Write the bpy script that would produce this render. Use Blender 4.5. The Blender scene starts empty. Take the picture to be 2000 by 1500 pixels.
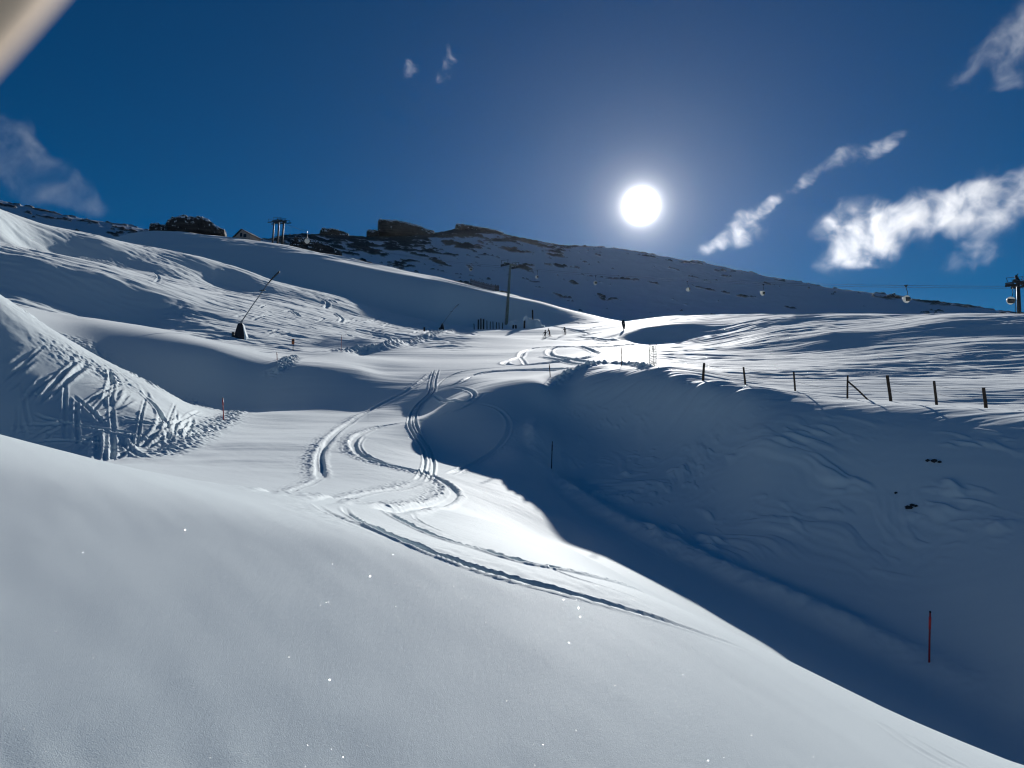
import bpy, bmesh, math, random
import numpy as np
from mathutils import Vector, Matrix
DET = 1.0

# ------------------------------------------------------------------ camera, light, exposure
sc = bpy.context.scene
COL = sc.collection
F = 1455.0                       # focal length in pixels of the 2000 px wide frame
PITCH = math.atan(100.0 / F)     # camera looks slightly uphill
cp, sp = math.cos(PITCH), math.sin(PITCH)
cam_d = bpy.data.cameras.new("camera")
cam_d.sensor_width = 36.0
cam_d.lens = 36.0 * F / 2000.0
cam_d.clip_start = 0.01
cam_d.clip_end = 20000.0
cam_d.dof.use_dof = True
cam_d.dof.focus_distance = 60.0
cam_d.dof.aperture_fstop = 10.0
cam = bpy.data.objects.new("camera", cam_d)
COL.objects.link(cam)
cam.location = (0, 0, 0)
cam.rotation_euler = (math.pi / 2 + PITCH, 0, 0)
sc.camera = cam


def pix_dir(u, v):
    """pixel of the 2000x1500 frame -> azimuth (rad, + right) and tan(elevation)"""
    u = np.asarray(u, float); v = np.asarray(v, float)
    x = (u - 1000.0) / F
    y = (750.0 - v) / F
    fw = cp - y * sp
    up = sp + y * cp
    return np.arctan2(x, fw), up / np.hypot(x, fw)


SUN_AZ, SUN_T = [float(a) for a in pix_dir(1252, 402)]
SUN_EL = math.atan(SUN_T)
SUN_DIR = Vector((math.sin(SUN_AZ) * math.cos(SUN_EL), math.cos(SUN_AZ) * math.cos(SUN_EL), math.sin(SUN_EL)))

sun_d = bpy.data.lights.new("sun", 'SUN')
sun_d.energy = 5.0
sun_d.angle = math.radians(0.5)
sun_d.color = (1.0, 0.98, 0.95)
sun = bpy.data.objects.new("sun", sun_d)
COL.objects.link(sun)
sun.rotation_euler = SUN_DIR.to_track_quat('Z', 'Y').to_euler()

sc.view_settings.view_transform = 'Standard'
sc.view_settings.look = 'None'
sc.view_settings.gamma = 1.0
sc.view_settings.exposure = -0.06
sc.cycles.max_bounces = 6
sc.cycles.diffuse_bounces = 3
sc.cycles.volume_bounces = 1
sc.cycles.volume_max_steps = 512
sc.cycles.use_adaptive_sampling = True
sc.cycles.adaptive_threshold = 0.015
sc.cycles.use_denoising = True
sc.cycles.filter_width = 1.2

world = bpy.data.worlds.new("World")
sc.world = world
world.use_nodes = True
nt = world.node_tree
for n in list(nt.nodes):
    nt.nodes.remove(n)


def N(tree, t, **kw):
    n = tree.nodes.new(t)
    for k, val in kw.items():
        setattr(n, k, val)
    return n


def math_node(tree, op, a, b=None, c=None, clamp=False):
    n = N(tree, 'ShaderNodeMath', operation=op)
    n.use_clamp = clamp
    for i, s in enumerate((a, b, c)):
        if s is None:
            continue
        if isinstance(s, (int, float)):
            n.inputs[i].default_value = s
        else:
            tree.links.new(s, n.inputs[i])
    return n.outputs[0]


def world_setup():
    L = nt.links.new
    out = N(nt, 'ShaderNodeOutputWorld')
    sky = N(nt, 'ShaderNodeTexSky')
    sky.sky_type = 'NISHITA'
    sky.sun_disc = False
    sky.sun_elevation = SUN_EL
    sky.sun_rotation = SUN_AZ
    sky.altitude = 2400
    sky.air_density = 1.0
    sky.dust_density = 0.15
    sky.ozone_density = 5.0
    hsv = N(nt, 'ShaderNodeHueSaturation')
    hsv.inputs['Saturation'].default_value = 1.32
    hsv.inputs['Value'].default_value = 0.8
    L(sky.outputs[0], hsv.inputs['Color'])
    bg = N(nt, 'ShaderNodeBackground')
    bg.inputs['Strength'].default_value = 0.05
    L(hsv.outputs[0], bg.inputs['Color'])
    # the visible disc of the sun and the bright aureole round it
    tc = N(nt, 'ShaderNodeTexCoord')
    dot = N(nt, 'ShaderNodeVectorMath', operation='DOT_PRODUCT')
    L(tc.outputs['Generated'], dot.inputs[0])
    dot.inputs[1].default_value = SUN_DIR
    ang = math_node(nt, 'ARCCOSINE', math_node(nt, 'MINIMUM', dot.outputs['Value'], 1.0))
    deg = math_node(nt, 'MULTIPLY', ang, 180 / math.pi)
    core = math_node(nt, 'MAXIMUM', deg, 0.45)
    disc = math_node(nt, 'MULTIPLY', math_node(nt, 'POWER', math_node(nt, 'DIVIDE', 1.30, core), 4.5), 1.0)
    h1 = math_node(nt, 'MULTIPLY', math_node(nt, 'EXPONENT', math_node(nt, 'MULTIPLY', deg, -1 / 1.3)), 0.8)
    h2 = math_node(nt, 'MULTIPLY', math_node(nt, 'EXPONENT', math_node(nt, 'MULTIPLY', deg, -1 / 4.0)), 0.10)
    h3 = math_node(nt, 'MULTIPLY', math_node(nt, 'EXPONENT', math_node(nt, 'MULTIPLY', deg, -1 / 13.0)), 0.03)
    tot = math_node(nt, 'ADD', math_node(nt, 'ADD', disc, h3), math_node(nt, 'ADD', h1, h2))
    em = N(nt, 'ShaderNodeBackground')
    em.inputs['Color'].default_value = (1.0, 0.97, 0.93, 1)
    L(tot, em.inputs['Strength'])
    add = N(nt, 'ShaderNodeAddShader')
    L(bg.outputs[0], add.inputs[0]); L(em.outputs[0], add.inputs[1])
    L(add.outputs[0], out.inputs['Surface'])


world_setup()
# ------------------------------------------------------------------ helpers
def gnoise(x, y, seed=0):
    """2-D gradient noise, about -1..1"""
    xi = np.floor(x).astype(np.int64); yi = np.floor(y).astype(np.int64)
    fx = (x - xi).astype(np.float32); fy = (y - yi).astype(np.float32)
    def g(ix, iy, dx, dy):
        h = (ix * 374761393 + iy * 668265263 + seed * 974634777) & 0xFFFFFFFF
        h = ((h ^ (h >> 13)) * 1274126177) & 0xFFFFFFFF
        h = h ^ (h >> 16)
        a = (h.astype(np.float32)) * np.float32(2 * math.pi / 4294967296.0)
        return np.cos(a) * dx + np.sin(a) * dy
    u = fx * fx * fx * (fx * (fx * 6 - 15) + 10)
    v = fy * fy * fy * (fy * (fy * 6 - 15) + 10)
    a = g(xi, yi, fx, fy); b = g(xi + 1, yi, fx - 1, fy)
    c = g(xi, yi + 1, fx, fy - 1); d = g(xi + 1, yi + 1, fx - 1, fy - 1)
    return (a + (b - a) * u + (c + (d - c) * u - a - (b - a) * u) * v) * 1.5


def fbm(x, y, octaves=4, seed=0, gain=0.5, lac=2.03):
    s = 0; a = 1.0; t = 0
    for i in range(octaves):
        s = s + a * gnoise(x, y, seed + i * 17)
        t += a
        x = x * lac + 3.7; y = y * lac + 1.3; a *= gain
    return s / t


def sstep(a, b, x):
    t = np.clip((x - a) / (b - a), 0, 1)
    return t * t * (3 - 2 * t)


def tps(P, vals, Q, smooth=1e-5):
    def K(A, B):
        d2 = ((A[:, None, :] - B[None, :, :]) ** 2).sum(-1)
        return 0.5 * d2 * np.log(d2 + 1e-12)
    n = len(P)
    A = np.zeros((n + 3, n + 3))
    A[:n, :n] = K(P, P) + smooth * np.eye(n)
    A[:n, n] = 1; A[:n, n + 1:] = P
    A[n, :n] = 1; A[n + 1:, :n] = P.T
    w = np.linalg.solve(A, np.concatenate([vals, np.zeros(3)]))
    out = np.empty(len(Q))
    for i in range(0, len(Q), 4000):
        q = Q[i:i + 4000]
        out[i:i + 4000] = K(q, P) @ w[:n] + w[n] + q @ w[n + 1:]
    return out


def cubic_mat(xs, xq):
    """Catmull-Rom weights from uniform nodes xs to the query points xq"""
    n = len(xs); h = xs[1] - xs[0]
    t = np.clip((xq - xs[0]) / h, 0, n - 1 - 1e-9)
    i = np.floor(t).astype(int); f = t - i
    M = np.zeros((len(xq), n))
    w = [-.5 * f + f**2 - .5 * f**3, 1 - 2.5 * f**2 + 1.5 * f**3, .5 * f + 2 * f**2 - 1.5 * f**3, -.5 * f**2 + .5 * f**3]
    for k in range(4):
        np.add.at(M, (np.arange(len(xq)), np.clip(i + k - 1, 0, n - 1)), w[k])
    return M


def poly_sample(pts, step=55.0):
    """(u, v, r) corner list -> samples along it, r interpolated in log"""
    out = []
    for a, b in zip(pts[:-1], pts[1:]):
        n = max(1, int(math.hypot(b[0] - a[0], b[1] - a[1]) / step))
        for k in range(n):
            t = k / n
            out.append((a[0] + (b[0] - a[0]) * t, a[1] + (b[1] - a[1]) * t, math.exp(math.log(a[2]) * (1 - t) + math.log(b[2]) * t)))
    out.append(tuple(pts[-1]))
    return out


# ------------------------------------------------------------------ the lie of the land (control lines: pixel, pixel, metres)
AZS = 1.6                 # weight of azimuth against ln(range)
near_lines = [
    # snow round the camera
    [(640, 1000, 7.8), (800, 1040, 7.8), (900, 1060, 8.2), (1000, 1072, 9), (1100, 1092, 10.5), (1200, 1130, 12)],
    [(740, 990, 13.5), (900, 1012, 14.2), (1000, 1034, 15), (1100, 1067, 16.5), (1200, 1118, 18.5)],
    [(1900, 1500, 16.5), (2000, 1500, 16.4), (2150, 1500, 15.5)],
    # brink of the near slope and the dip behind it
    [(-150, 815, 11.0), (0, 855, 10.2), (200, 905, 9.2), (400, 950, 8.8), (520, 962, 9.8), (640, 968, 13), (740, 975, 18), (850, 985, 22)],
    [(-150, 823, 16), (0, 863, 15.5), (200, 913, 14.5), (400, 957, 14), (520, 968, 15.5)],
    [(-150, 850, 25), (0, 885, 24), (200, 930, 23), (400, 960, 20)],
    # groomed run
    [(230, 908, 31), (400, 935, 27), (600, 930, 28.5), (720, 915, 31), (850, 935, 30), (975, 962, 31), (1100, 1060, 26.5)],
    [(300, 890, 36), (400, 860, 41), (600, 860, 40), (720, 850, 43), (800, 860, 42.5), (880, 880, 41.8), (975, 890, 40), (1030, 890, 40)],
    [(470, 806, 56), (600, 802, 57), (705, 802, 57.5), (738, 803, 55.5), (800, 810, 54), (840, 806, 52), (880, 785, 50.5), (975, 768, 50.5), (1060, 755, 51.5)],
    [(600, 716, 70), (705, 722, 70.2), (738, 726, 72.5), (850, 745, 66), (920, 740, 62), (1000, 738, 60), (1075, 728, 61)],
    [(560, 700, 78), (700, 702, 82), (850, 712, 80), (975, 714, 76), (1075, 708, 74)],
    [(1130, 1020, 30), (1240, 1090, 26), (1450, 1200, 22.5), (1700, 1340, 19.5), (1900, 1440, 18.3)],
    # foot of the right bank
    [(1055, 800, 49), (1050, 850, 44), (1055, 900, 41.5), (1080, 935, 40), (1150, 990, 35), (1300, 1075, 29.5), (1500, 1165, 26), (1815, 1308, 22.7), (2000, 1400, 20.2), (2150, 1470, 18.5)],
    [(1090, 850, 46), (1150, 900, 42), (1250, 950, 37), (1500, 1010, 31), (1815, 1090, 27.5), (2000, 1180, 24), (2150, 1260, 21)],
    [(1120, 790, 50), (1250, 815, 45), (1500, 860, 35), (1815, 890, 32.2), (2000, 920, 30.5), (2150, 940, 29.5)],
    # crest with the fence
    [(1090, 752, 53), (1200, 755, 49.5), (1375, 760, 42), (1455, 777, 39.5), (1655, 799, 37), (1922, 816, 35), (2150, 826, 34)],
    [(1375, 744, 45), (1455, 753, 44), (1655, 777, 42.5), (1922, 797, 41), (2150, 810, 40)],
    [(1120, 716, 60), (1200, 715, 59), (1375, 727, 54), (1500, 735, 53), (1700, 748, 51), (1900, 758, 50), (2150, 765, 50)],
    [(1200, 690, 78), (1290, 692, 78), (1500, 703, 72), (1700, 706, 70), (1900, 706, 70), (2150, 706, 70)],
    [(1200, 672, 112), (1290, 668, 125), (1400, 672, 105), (1500, 684, 84), (1620, 687, 80), (1750, 684, 79), (1900, 672, 80), (2150, 680, 80)],
    [(1225, 650, 133), (1260, 640, 135), (1340, 634, 136), (1400, 645, 130), (1500, 655, 96), (1620, 652, 90), (1750, 652, 90), (1850, 655, 88), (2000, 655, 88), (2150, 660, 88)],
    [(1240, 634, 180), (1340, 626, 165), (1500, 630, 125), (1700, 632, 110), (1850, 620, 100), (2000, 624, 99), (2150, 628, 99)],
    [(1230, 629, 236), (1300, 621, 220), (1400, 615, 190), (1500, 613, 165), (1600, 616, 150), (1700, 613, 140), (1850, 615, 130), (1970, 619, 130), (2150, 625, 128)],
    [(1230, 650, 272), (1300, 650, 262), (1500, 650, 215), (1700, 650, 180), (1850, 650, 165), (2150, 655, 165)],
    # bright plateau
    [(700, 695, 95), (850, 690, 100), (975, 690, 100), (1100, 690, 94), (1200, 692, 78)],
    [(780, 678, 118), (950, 660, 140), (1065, 660, 160), (1150, 657, 150), (1200, 660, 135)],
    [(940, 643, 200), (1060, 640, 205), (1140, 638, 200), (1200, 640, 180)],
    [(1060, 612, 236), (1120, 622, 228), (1180, 630, 222)],
    # left bank with the criss-cross tracks
    [(-150, 830, 39.5), (0, 860, 38.5), (100, 880, 37), (215, 898, 35.2), (300, 880, 37.5), (400, 850, 43), (437, 822, 50)],
    [(-150, 760, 41.5), (0, 800, 40.3), (100, 825, 39.3), (200, 832, 39.3), (300, 820, 41), (400, 822, 47)],
    [(-150, 640, 45.5), (0, 680, 44.7), (100, 720, 44.3), (200, 752, 44.5), (300, 780, 46), (400, 805, 51)],
    [(-150, 500, 50), (0, 585, 49), (60, 625, 48.8), (130, 665, 49), (200, 702, 49.5), (330, 768, 51.5), (430, 805, 54)],
    [(-150, 540, 58), (0, 620, 57), (100, 680, 56), (200, 730, 56), (330, 785, 57), (450, 806, 58)],
    # dark hollow behind it
    [(120, 650, 76), (200, 705, 71), (300, 765, 66), (400, 788, 63.5), (500, 792, 62.5)],
    [(120, 620, 84), (200, 640, 80), (300, 680, 74.5), (430, 694, 72), (540, 706, 73)],
    [(-150, 540, 88), (0, 590, 88), (120, 612, 88), (250, 633, 88), (330, 645, 88), (430, 668, 88), (571, 688, 88), (660, 688, 90)],
    [(-150, 560, 101), (0, 575, 101), (85, 590, 102), (200, 625, 102), (260, 634, 102.5), (400, 634, 101), (470, 650, 98), (600, 660, 104), (760, 668, 112)],
    [(-150, 475, 112), (0, 505, 112), (100, 522, 112), (200, 546, 112), (300, 578, 112), (400, 607, 112), (520, 622, 118), (700, 640, 140), (860, 648, 180)],
    [(-150, 410, 145), (0, 452, 150), (30, 466, 154), (100, 486, 160), (200, 498, 165), (260, 502, 170), (330, 516, 173), (430, 550, 178)],
    [(-150, 440, 132), (0, 478, 132), (100, 500, 132), (200, 520, 132), (300, 545, 134), (400, 570, 140), (540, 592, 152), (700, 622, 172), (860, 641, 200)],
    # crest of the left hillside, hidden drop behind it
    [(-150, 370, 150), (0, 428, 156), (40, 447, 160), (100, 461, 165), (200, 476, 170), (260, 484, 176), (320, 498, 180), (400, 512, 185), (480, 530, 190), (540, 550, 196), (660, 579, 206), (760, 610, 214), (900, 638, 220), (945, 641, 224)],
    [(-150, 410, 190), (0, 458, 196), (100, 480, 204), (260, 497, 212), (400, 524, 218), (540, 562, 224), (660, 589, 226), (760, 618, 228), (900, 643, 231), (980, 640, 231)],
    # second hill with the lift pylons
    [(230, 488, 262), (300, 496, 264), (400, 512, 266), (540, 549, 243), (660, 575, 238), (760, 601, 236), (880, 628, 235), (970, 626, 234), (1040, 614, 236)],
    [(440, 474, 296), (500, 484, 286), (560, 494, 276), (640, 513, 262), (760, 541, 254), (860, 560, 248), (920, 572, 246), (1000, 585, 246)],
    [(230, 463, 335), (290, 453, 345), (360, 456, 345), (440, 462, 342), (500, 470, 340), (560, 479, 335), (640, 497, 325), (760, 522, 310), (860, 542, 296), (920, 557, 286), (1000, 575, 274), (1060, 591, 265), (1100, 602, 258), (1160, 616, 250), (1230, 630, 244)],
    [(440, 466, 322), (500, 477, 312), (560, 486, 304), (640, 504, 292), (760, 530, 280), (860, 550, 271), (920, 564, 264), (1000, 580, 259)],
    [(-150, 470, 250), (0, 490, 262), (120, 497, 270)],
    [(-150, 520, 340), (0, 530, 350), (140, 520, 360)],
    [(230, 500, 395), (360, 495, 400), (500, 510, 395), (640, 540, 375), (760, 560, 355), (920, 595, 330), (1060, 630, 300), (1160, 655, 290)],
    [(-150, 700, 520), (200, 690, 520), (600, 690, 520), (1000, 700, 480), (1300, 720, 400), (1600, 720, 330), (1900, 720, 300), (2150, 720, 300)],
    [(-150, 760, 700), (400, 760, 700), (900, 760, 700), (1400, 760, 600), (1800, 760, 560), (2150, 760, 560)],
]
P, Vv = [], []
for ln in near_lines:
    for (u, v, r) in poly_sample(ln):
        a, t = pix_dir(u, v)
        P.append((float(a) * AZS, math.log(r))); Vv.append(float(t))
def near_slope(x, y):
    s_ = 0.75 * x + 0.25 * y
    return -1.70 - 0.16 * x + 0.125 * y - 0.115 * np.minimum(np.maximum(0, s_ - 1.0), 4.2) ** 2


rr_m = np.linspace(1.5, 22, 2000)
for u in range(-150, 1901, 75):                     # the near slope is one even sheet that rolls over into the gully
    v_line = np.interp(u, [-150, 0, 200, 400, 520, 640, 900, 1000, 1100, 1240, 1450, 1600, 1800, 1900], [815, 855, 905, 950, 962, 1005, 1090, 1100, 1120, 1150, 1262, 1350, 1478, 1540])
    for v in (1560, 1480, 1400, 1330, 1260, 1200, 1150, 1100, 1050, 1000, 950, 900):
        if v > v_line + (14 if u > 640 else 50):
            a, t = pix_dir(u, v); a = float(a)
            e = near_slope(rr_m * math.sin(a), rr_m * math.cos(a)) / rr_m - t
            k = int(np.argmax(e > 0))
            if e[k] > 0:
                P.append((a * AZS, math.log(rr_m[k]))); Vv.append(float(t))
for azd in range(-44, 45, 11):
    for r in (0.8, 1.5, 2.2):
        a = math.radians(azd)
        z = float(near_slope(r * math.sin(a), r * math.cos(a)))
        P.append((a * AZS, math.log(r))); Vv.append(z / r)
P = np.array(P); Vv = np.array(Vv)

AZ_LIM = math.radians(40.0)
ga = np.linspace(-AZ_LIM, AZ_LIM, 150)
gr = np.linspace(math.log(0.8), math.log(760.0), 430)
QA, QR = np.meshgrid(ga, gr)
# interpolate z/r against ln r; near the feet z/r changes fast, so work on z instead there
GT = tps(P, Vv, np.stack([QA.ravel() * AZS, QR.ravel()], 1), 2e-5).reshape(QA.shape)

# mesh rows and columns: about one pixel each inside the picture
rho = np.concatenate([
    np.arange(math.log(0.8), math.log(2.4), 0.05),
    np.arange(math.log(2.4), math.log(6), 0.006 * DET),
    np.arange(math.log(6), math.log(12), 0.0032 * DET),
    np.arange(math.log(12), math.log(26), 0.0024 * DET),
    np.arange(math.log(26), math.log(85), 0.0019 * DET),
    np.arange(math.log(85), math.log(360), 0.0032 * DET),
    np.arange(math.log(360), math.log(755), 0.012)])
azf = np.arange(-math.radians(37.2), math.radians(37.2), math.radians(0.062) * DET)
azo = np.radians(np.array([38, 40, 43, 47, 52, 60, 70, 82, 95, 110, 125, 140, 155, 168, 180.0]))
az = np.concatenate([-azo[::-1], azf, azo])
R = np.exp(rho)
T0 = cubic_mat(gr, rho) @ GT @ cubic_mat(ga, np.clip(az, -AZ_LIM, AZ_LIM)).T
AZ, RR = np.meshgrid(az, R)
X = RR * np.sin(AZ); Y = RR * np.cos(AZ)
Z = T0 * RR
# behind the camera the slope falls away into the valley
back = sstep(math.radians(50), math.radians(110), np.abs(AZ))
zb = -1.62 - 0.16 * np.clip(X, -8, 8) * np.exp(-np.abs(X) / 40) - 0.10 * np.maximum(-Y, 0) * (1 + 0 * Y)
Z = Z * (1 - back) + zb * back


def ground_hit(u, v, rmin=1.0, rmax=700.0):
    """where the view through a pixel meets the finished ground, looking from rmin outwards"""
    a, t = pix_dir(u, v); a = float(a); t = float(t)
    j = int(np.clip(np.searchsorted(az, a) - 1, 0, len(az) - 2))
    f = (a - az[j]) / (az[j + 1] - az[j])
    prof = (Z[:, j] * (1 - f) + Z[:, j + 1] * f) / R
    i0 = int(np.searchsorted(R, rmin)); i1 = int(np.searchsorted(R, rmax))
    seg = prof[i0:i1]
    k = np.argmax(seg >= t)
    if seg[k] < t:
        k = int(np.argmax(seg))
        r = R[i0 + k]
    elif k == 0:
        r = R[i0]
    else:
        a0, a1 = seg[k - 1], seg[k]
        r = R[i0 + k - 1] + (R[i0 + k] - R[i0 + k - 1]) * (t - a0) / (a1 - a0)
    return at_range(u, r, v)


def ground_z(x, y):
    a = math.atan2(x, y); r = math.hypot(x, y)
    j = int(np.clip(np.searchsorted(az, a) - 1, 0, len(az) - 2)); f = (a - az[j]) / (az[j + 1] - az[j])
    i = int(np.clip(np.searchsorted(R, r) - 1, 0, len(R) - 2)); g = (r - R[i]) / (R[i + 1] - R[i])
    return float((Z[i, j] * (1 - f) + Z[i, j + 1] * f) * (1 - g) + (Z[i + 1, j] * (1 - f) + Z[i + 1, j + 1] * f) * g)


def at_range(u, r, v=750):
    a = float(pix_dir(u, v)[0])
    x, y = r * math.sin(a), r * math.cos(a)
    return Vector((x, y, ground_z(x, y)))
# ------------------------------------------------------------------ wind ripples, ski tracks, berms
Z_base = Z.copy()


def az_of(u, v=750):
    return float(pix_dir(u, v)[0])


def catmull(pts, n=8):
    pts = [np.array(p, float) for p in pts]
    if len(pts) < 3:
        a, b = pts[0], pts[-1]
        return [a + (b - a) * i / n for i in range(n + 1)]
    q = [2 * pts[0] - pts[1]] + pts + [2 * pts[-1] - pts[-2]]
    out = []
    for i in range(1, len(q) - 2):
        for k in range(n):
            t = k / n
            out.append(0.5 * (2 * q[i] + (q[i + 1] - q[i - 1]) * t + (2 * q[i - 1] - 5 * q[i] + 4 * q[i + 1] - q[i + 2]) * t * t + (3 * q[i] - q[i - 1] - 3 * q[i + 1] + q[i + 2]) * t ** 3))
    out.append(q[-2])
    return out


def ground_path(pix, n=8, rmin=1.0, rmax=700.0):
    pts = [ground_hit(p[0], p[1], rmin, rmax) for p in catmull(pix, n)]
    a = np.array([(p.x, p.y) for p in pts])
    r_ = np.log(np.hypot(a[:, 0], a[:, 1])); t_ = np.arctan2(a[:, 0], a[:, 1])
    for _ in range(10):                        # the range wavers where the view grazes the snow: even it out
        r_[1:-1] = 0.25 * r_[:-2] + 0.5 * r_[1:-1] + 0.25 * r_[2:]
    return np.stack([np.exp(r_) * np.sin(t_), np.exp(r_) * np.cos(t_)], 1)


D_f = np.full(X.shape, 1e3, np.float32)
S_f = np.zeros(X.shape, np.float32)
L_f = np.zeros(X.shape, np.float32)


def path_field(pts, reach):
    """distance, signed side and run length to a ground path, as (row slice, column slice, D, S, L)"""
    ra = np.hypot(pts[:, 0], pts[:, 1]); aa = np.arctan2(pts[:, 0], pts[:, 1])
    i0 = max(0, np.searchsorted(R, ra.min() - reach) - 1); i1 = min(len(R), np.searchsorted(R, ra.max() + reach) + 1)
    pad = reach / max(ra.min(), 1)
    j0 = max(0, np.searchsorted(az, aa.min() - pad) - 1); j1 = min(len(az), np.searchsorted(az, aa.max() + pad) + 1)
    D = D_f[i0:i1, j0:j1]; S = S_f[i0:i1, j0:j1]; L = L_f[i0:i1, j0:j1]
    D[:] = 1e3
    run = 0.0
    for k in range(len(pts) - 1):
        a, b = pts[k], pts[k + 1]
        d = b - a; ln = math.hypot(*d)
        if ln < 1e-4:
            continue
        r0, r1 = sorted((ra[k], ra[k + 1])); a0, a1 = sorted((aa[k], aa[k + 1]))
        p0 = max(i0, np.searchsorted(R, r0 - reach) - 1); p1 = min(i1, np.searchsorted(R, r1 + reach) + 1)
        pd = reach / max(r0, 1)
        q0 = max(j0, np.searchsorted(az, a0 - pd) - 1); q1 = min(j1, np.searchsorted(az, a1 + pd) + 1)
        if p1 <= p0 or q1 <= q0:
            run += ln; continue
        xs = X[p0:p1, q0:q1] - a[0]; ys = Y[p0:p1, q0:q1] - a[1]
        t = np.clip((xs * d[0] + ys * d[1]) / (ln * ln), 0, 1)
        dx = xs - t * d[0]; dy = ys - t * d[1]
        dd = np.hypot(dx, dy)
        Dk = D_f[p0:p1, q0:q1]; m = dd < Dk
        Dk[m] = dd[m]
        S_f[p0:p1, q0:q1][m] = np.sign(xs * d[1] - ys * d[0])[m]
        L_f[p0:p1, q0:q1][m] = (run + t * ln)[m]
        run += ln
    return (slice(i0, i1), slice(j0, j1)), D, S, L, run


def carve(pix, w=0.25, d=0.08, berm=0.5, twin=0.0, rough=0.15, fade=2.0, spray=0.0, side=0, n=8, rmin=1.0, rmax=700.0, path=None):
    """press a ski track into the snow: w half width, d depth (m); spray = rough thrown snow on one side"""
    pts = path if path is not None else ground_path(pix, n, rmin, rmax)
    reach = 3.2 * w + 3 * twin + (1.6 if spray else 0)
    sl, D, S, L, run = path_field(pts, reach)
    m = D < reach
    if not m.any():
        return
    x = X[sl][m]; y = Y[sl][m]; s = (D * S)[m]; l = L[m]
    nz = gnoise(x / (w * 3.0), y / (w * 3.0), 3) * 0.6 + gnoise(x / (w * 0.8), y / (w * 0.8), 4) * 0.4
    amp = np.clip(np.minimum(l, run - l) / fade + 0.05, 0, 1)
    s = s + nz * w * rough
    dz = 0
    for c in ((-twin, twin) if twin else (0.0,)):
        q = np.abs(s - c)
        dz = dz - d * (1 - sstep(0.45 * w, 1.05 * w, q)) + berm * d * np.exp(-((q - 1.45 * w) / (0.45 * w)) ** 2) * (1 + 0.6 * nz)
    if spray:
        ss = s * (side if side else 1)
        wgt = sstep(w * .6, w * 1.3, ss) * (1 - sstep(w * 2.0, w * 2.2 + 0.7, ss)) + .5 * sstep(w * .6, w * 1.1, -ss) * (1 - sstep(w * 1.4, w * 2.2, -ss))
        dz = dz + spray * wgt * (gnoise(x / 0.13, y / 0.13, 8) + 0.6 * gnoise(x / 0.3, y / 0.3, 9))
    Z[sl][m] += amp * dz


def ridge_line(pix, h, w, lump=0.0, lumpsize=0.4, fade=2.0, n=8, rmin=1.0, rmax=700.0):
    pts = ground_path(pix, n, rmin, rmax)
    reach = 3.5 * w
    sl, D, S, L, run = path_field(pts, reach)
    m = D < reach
    x = X[sl][m]; y = Y[sl][m]; l = L[m]
    amp = np.clip(np.minimum(l, run - l) / fade + 0.02, 0, 1)
    e = np.exp(-(D[m] / w) ** 2)
    nz = np.maximum(gnoise(x / lumpsize, y / lumpsize, 21), -0.2) + 0.6 * np.maximum(gnoise(x / lumpsize * 2.1, y / lumpsize * 2.1, 22), -0.2)
    Z[sl][m] += amp * e * (h + lump * nz)


uu = 1000 + F * np.tan(np.clip(AZ, -0.8, 0.8))            # rough picture column, only to keep the lists readable
# a wide lane of the groomer ends in a low step on the steep roll
lane = sstep(az_of(452), az_of(474), AZ) * (1 - sstep(az_of(719.0), az_of(720.6), AZ))
Z -= lane * 0.012 * sstep(48, 57, RR) * np.clip((75 - RR) / 15.0, 0, 1)
# hummocks and wind-carved sastrugi on the open field right of the fence
ca, sa = math.cos(math.radians(-8)), math.sin(math.radians(-8))
Pw = X * ca + Y * sa; Qw = -X * sa + Y * ca
crest_r = np.interp(AZ, [az_of(u) for u in (1060, 1090, 1200, 1375, 1455, 1655, 1922, 2150)], [56, 53, 49.5, 43, 40.5, 38, 36, 35])
W1 = sstep(-5.0, 1.0, RR - crest_r) * sstep(az_of(1075), az_of(1130), AZ) * (1 - sstep(240, 260, RR))
W1 = W1 * (1 - 0.85 * (1 - sstep(az_of(1250), az_of(1330), AZ)) * sstep(60, 70, RR))
wx = 1.2 * gnoise(X / 9, Y / 9, 31)
s_near = fbm((Pw + wx) / 5.0, (Qw + wx) / 1.25, 3, 11)
s_mid = fbm((Pw + 2 * wx) / 11.0, (Qw + wx) / 3.0, 3, 12)
s_far = fbm((Pw + 3 * wx) / 24.0, (Qw + 2 * wx) / 7.0, 3, 13)
k1 = 1 - sstep(70, 150, RR); k3 = sstep(60, 110, RR)
patch = 0.45 + 0.9 * sstep(-0.25, 0.5, gnoise(X / 26, Y / 12, 14))
Z += W1 * patch * (0.105 * s_near * k1 + 0.27 * s_mid * (0.6 + 0.4 * k3) + 0.42 * s_far * k3 + 0.035 * fbm((Pw + wx) / 1.8, (Qw + wx) / 0.5, 2, 74) * k1 + 0.09 * fbm((Pw + wx) / 4.5, (Qw + wx) / 1.3, 2, 75) * k3)
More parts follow.
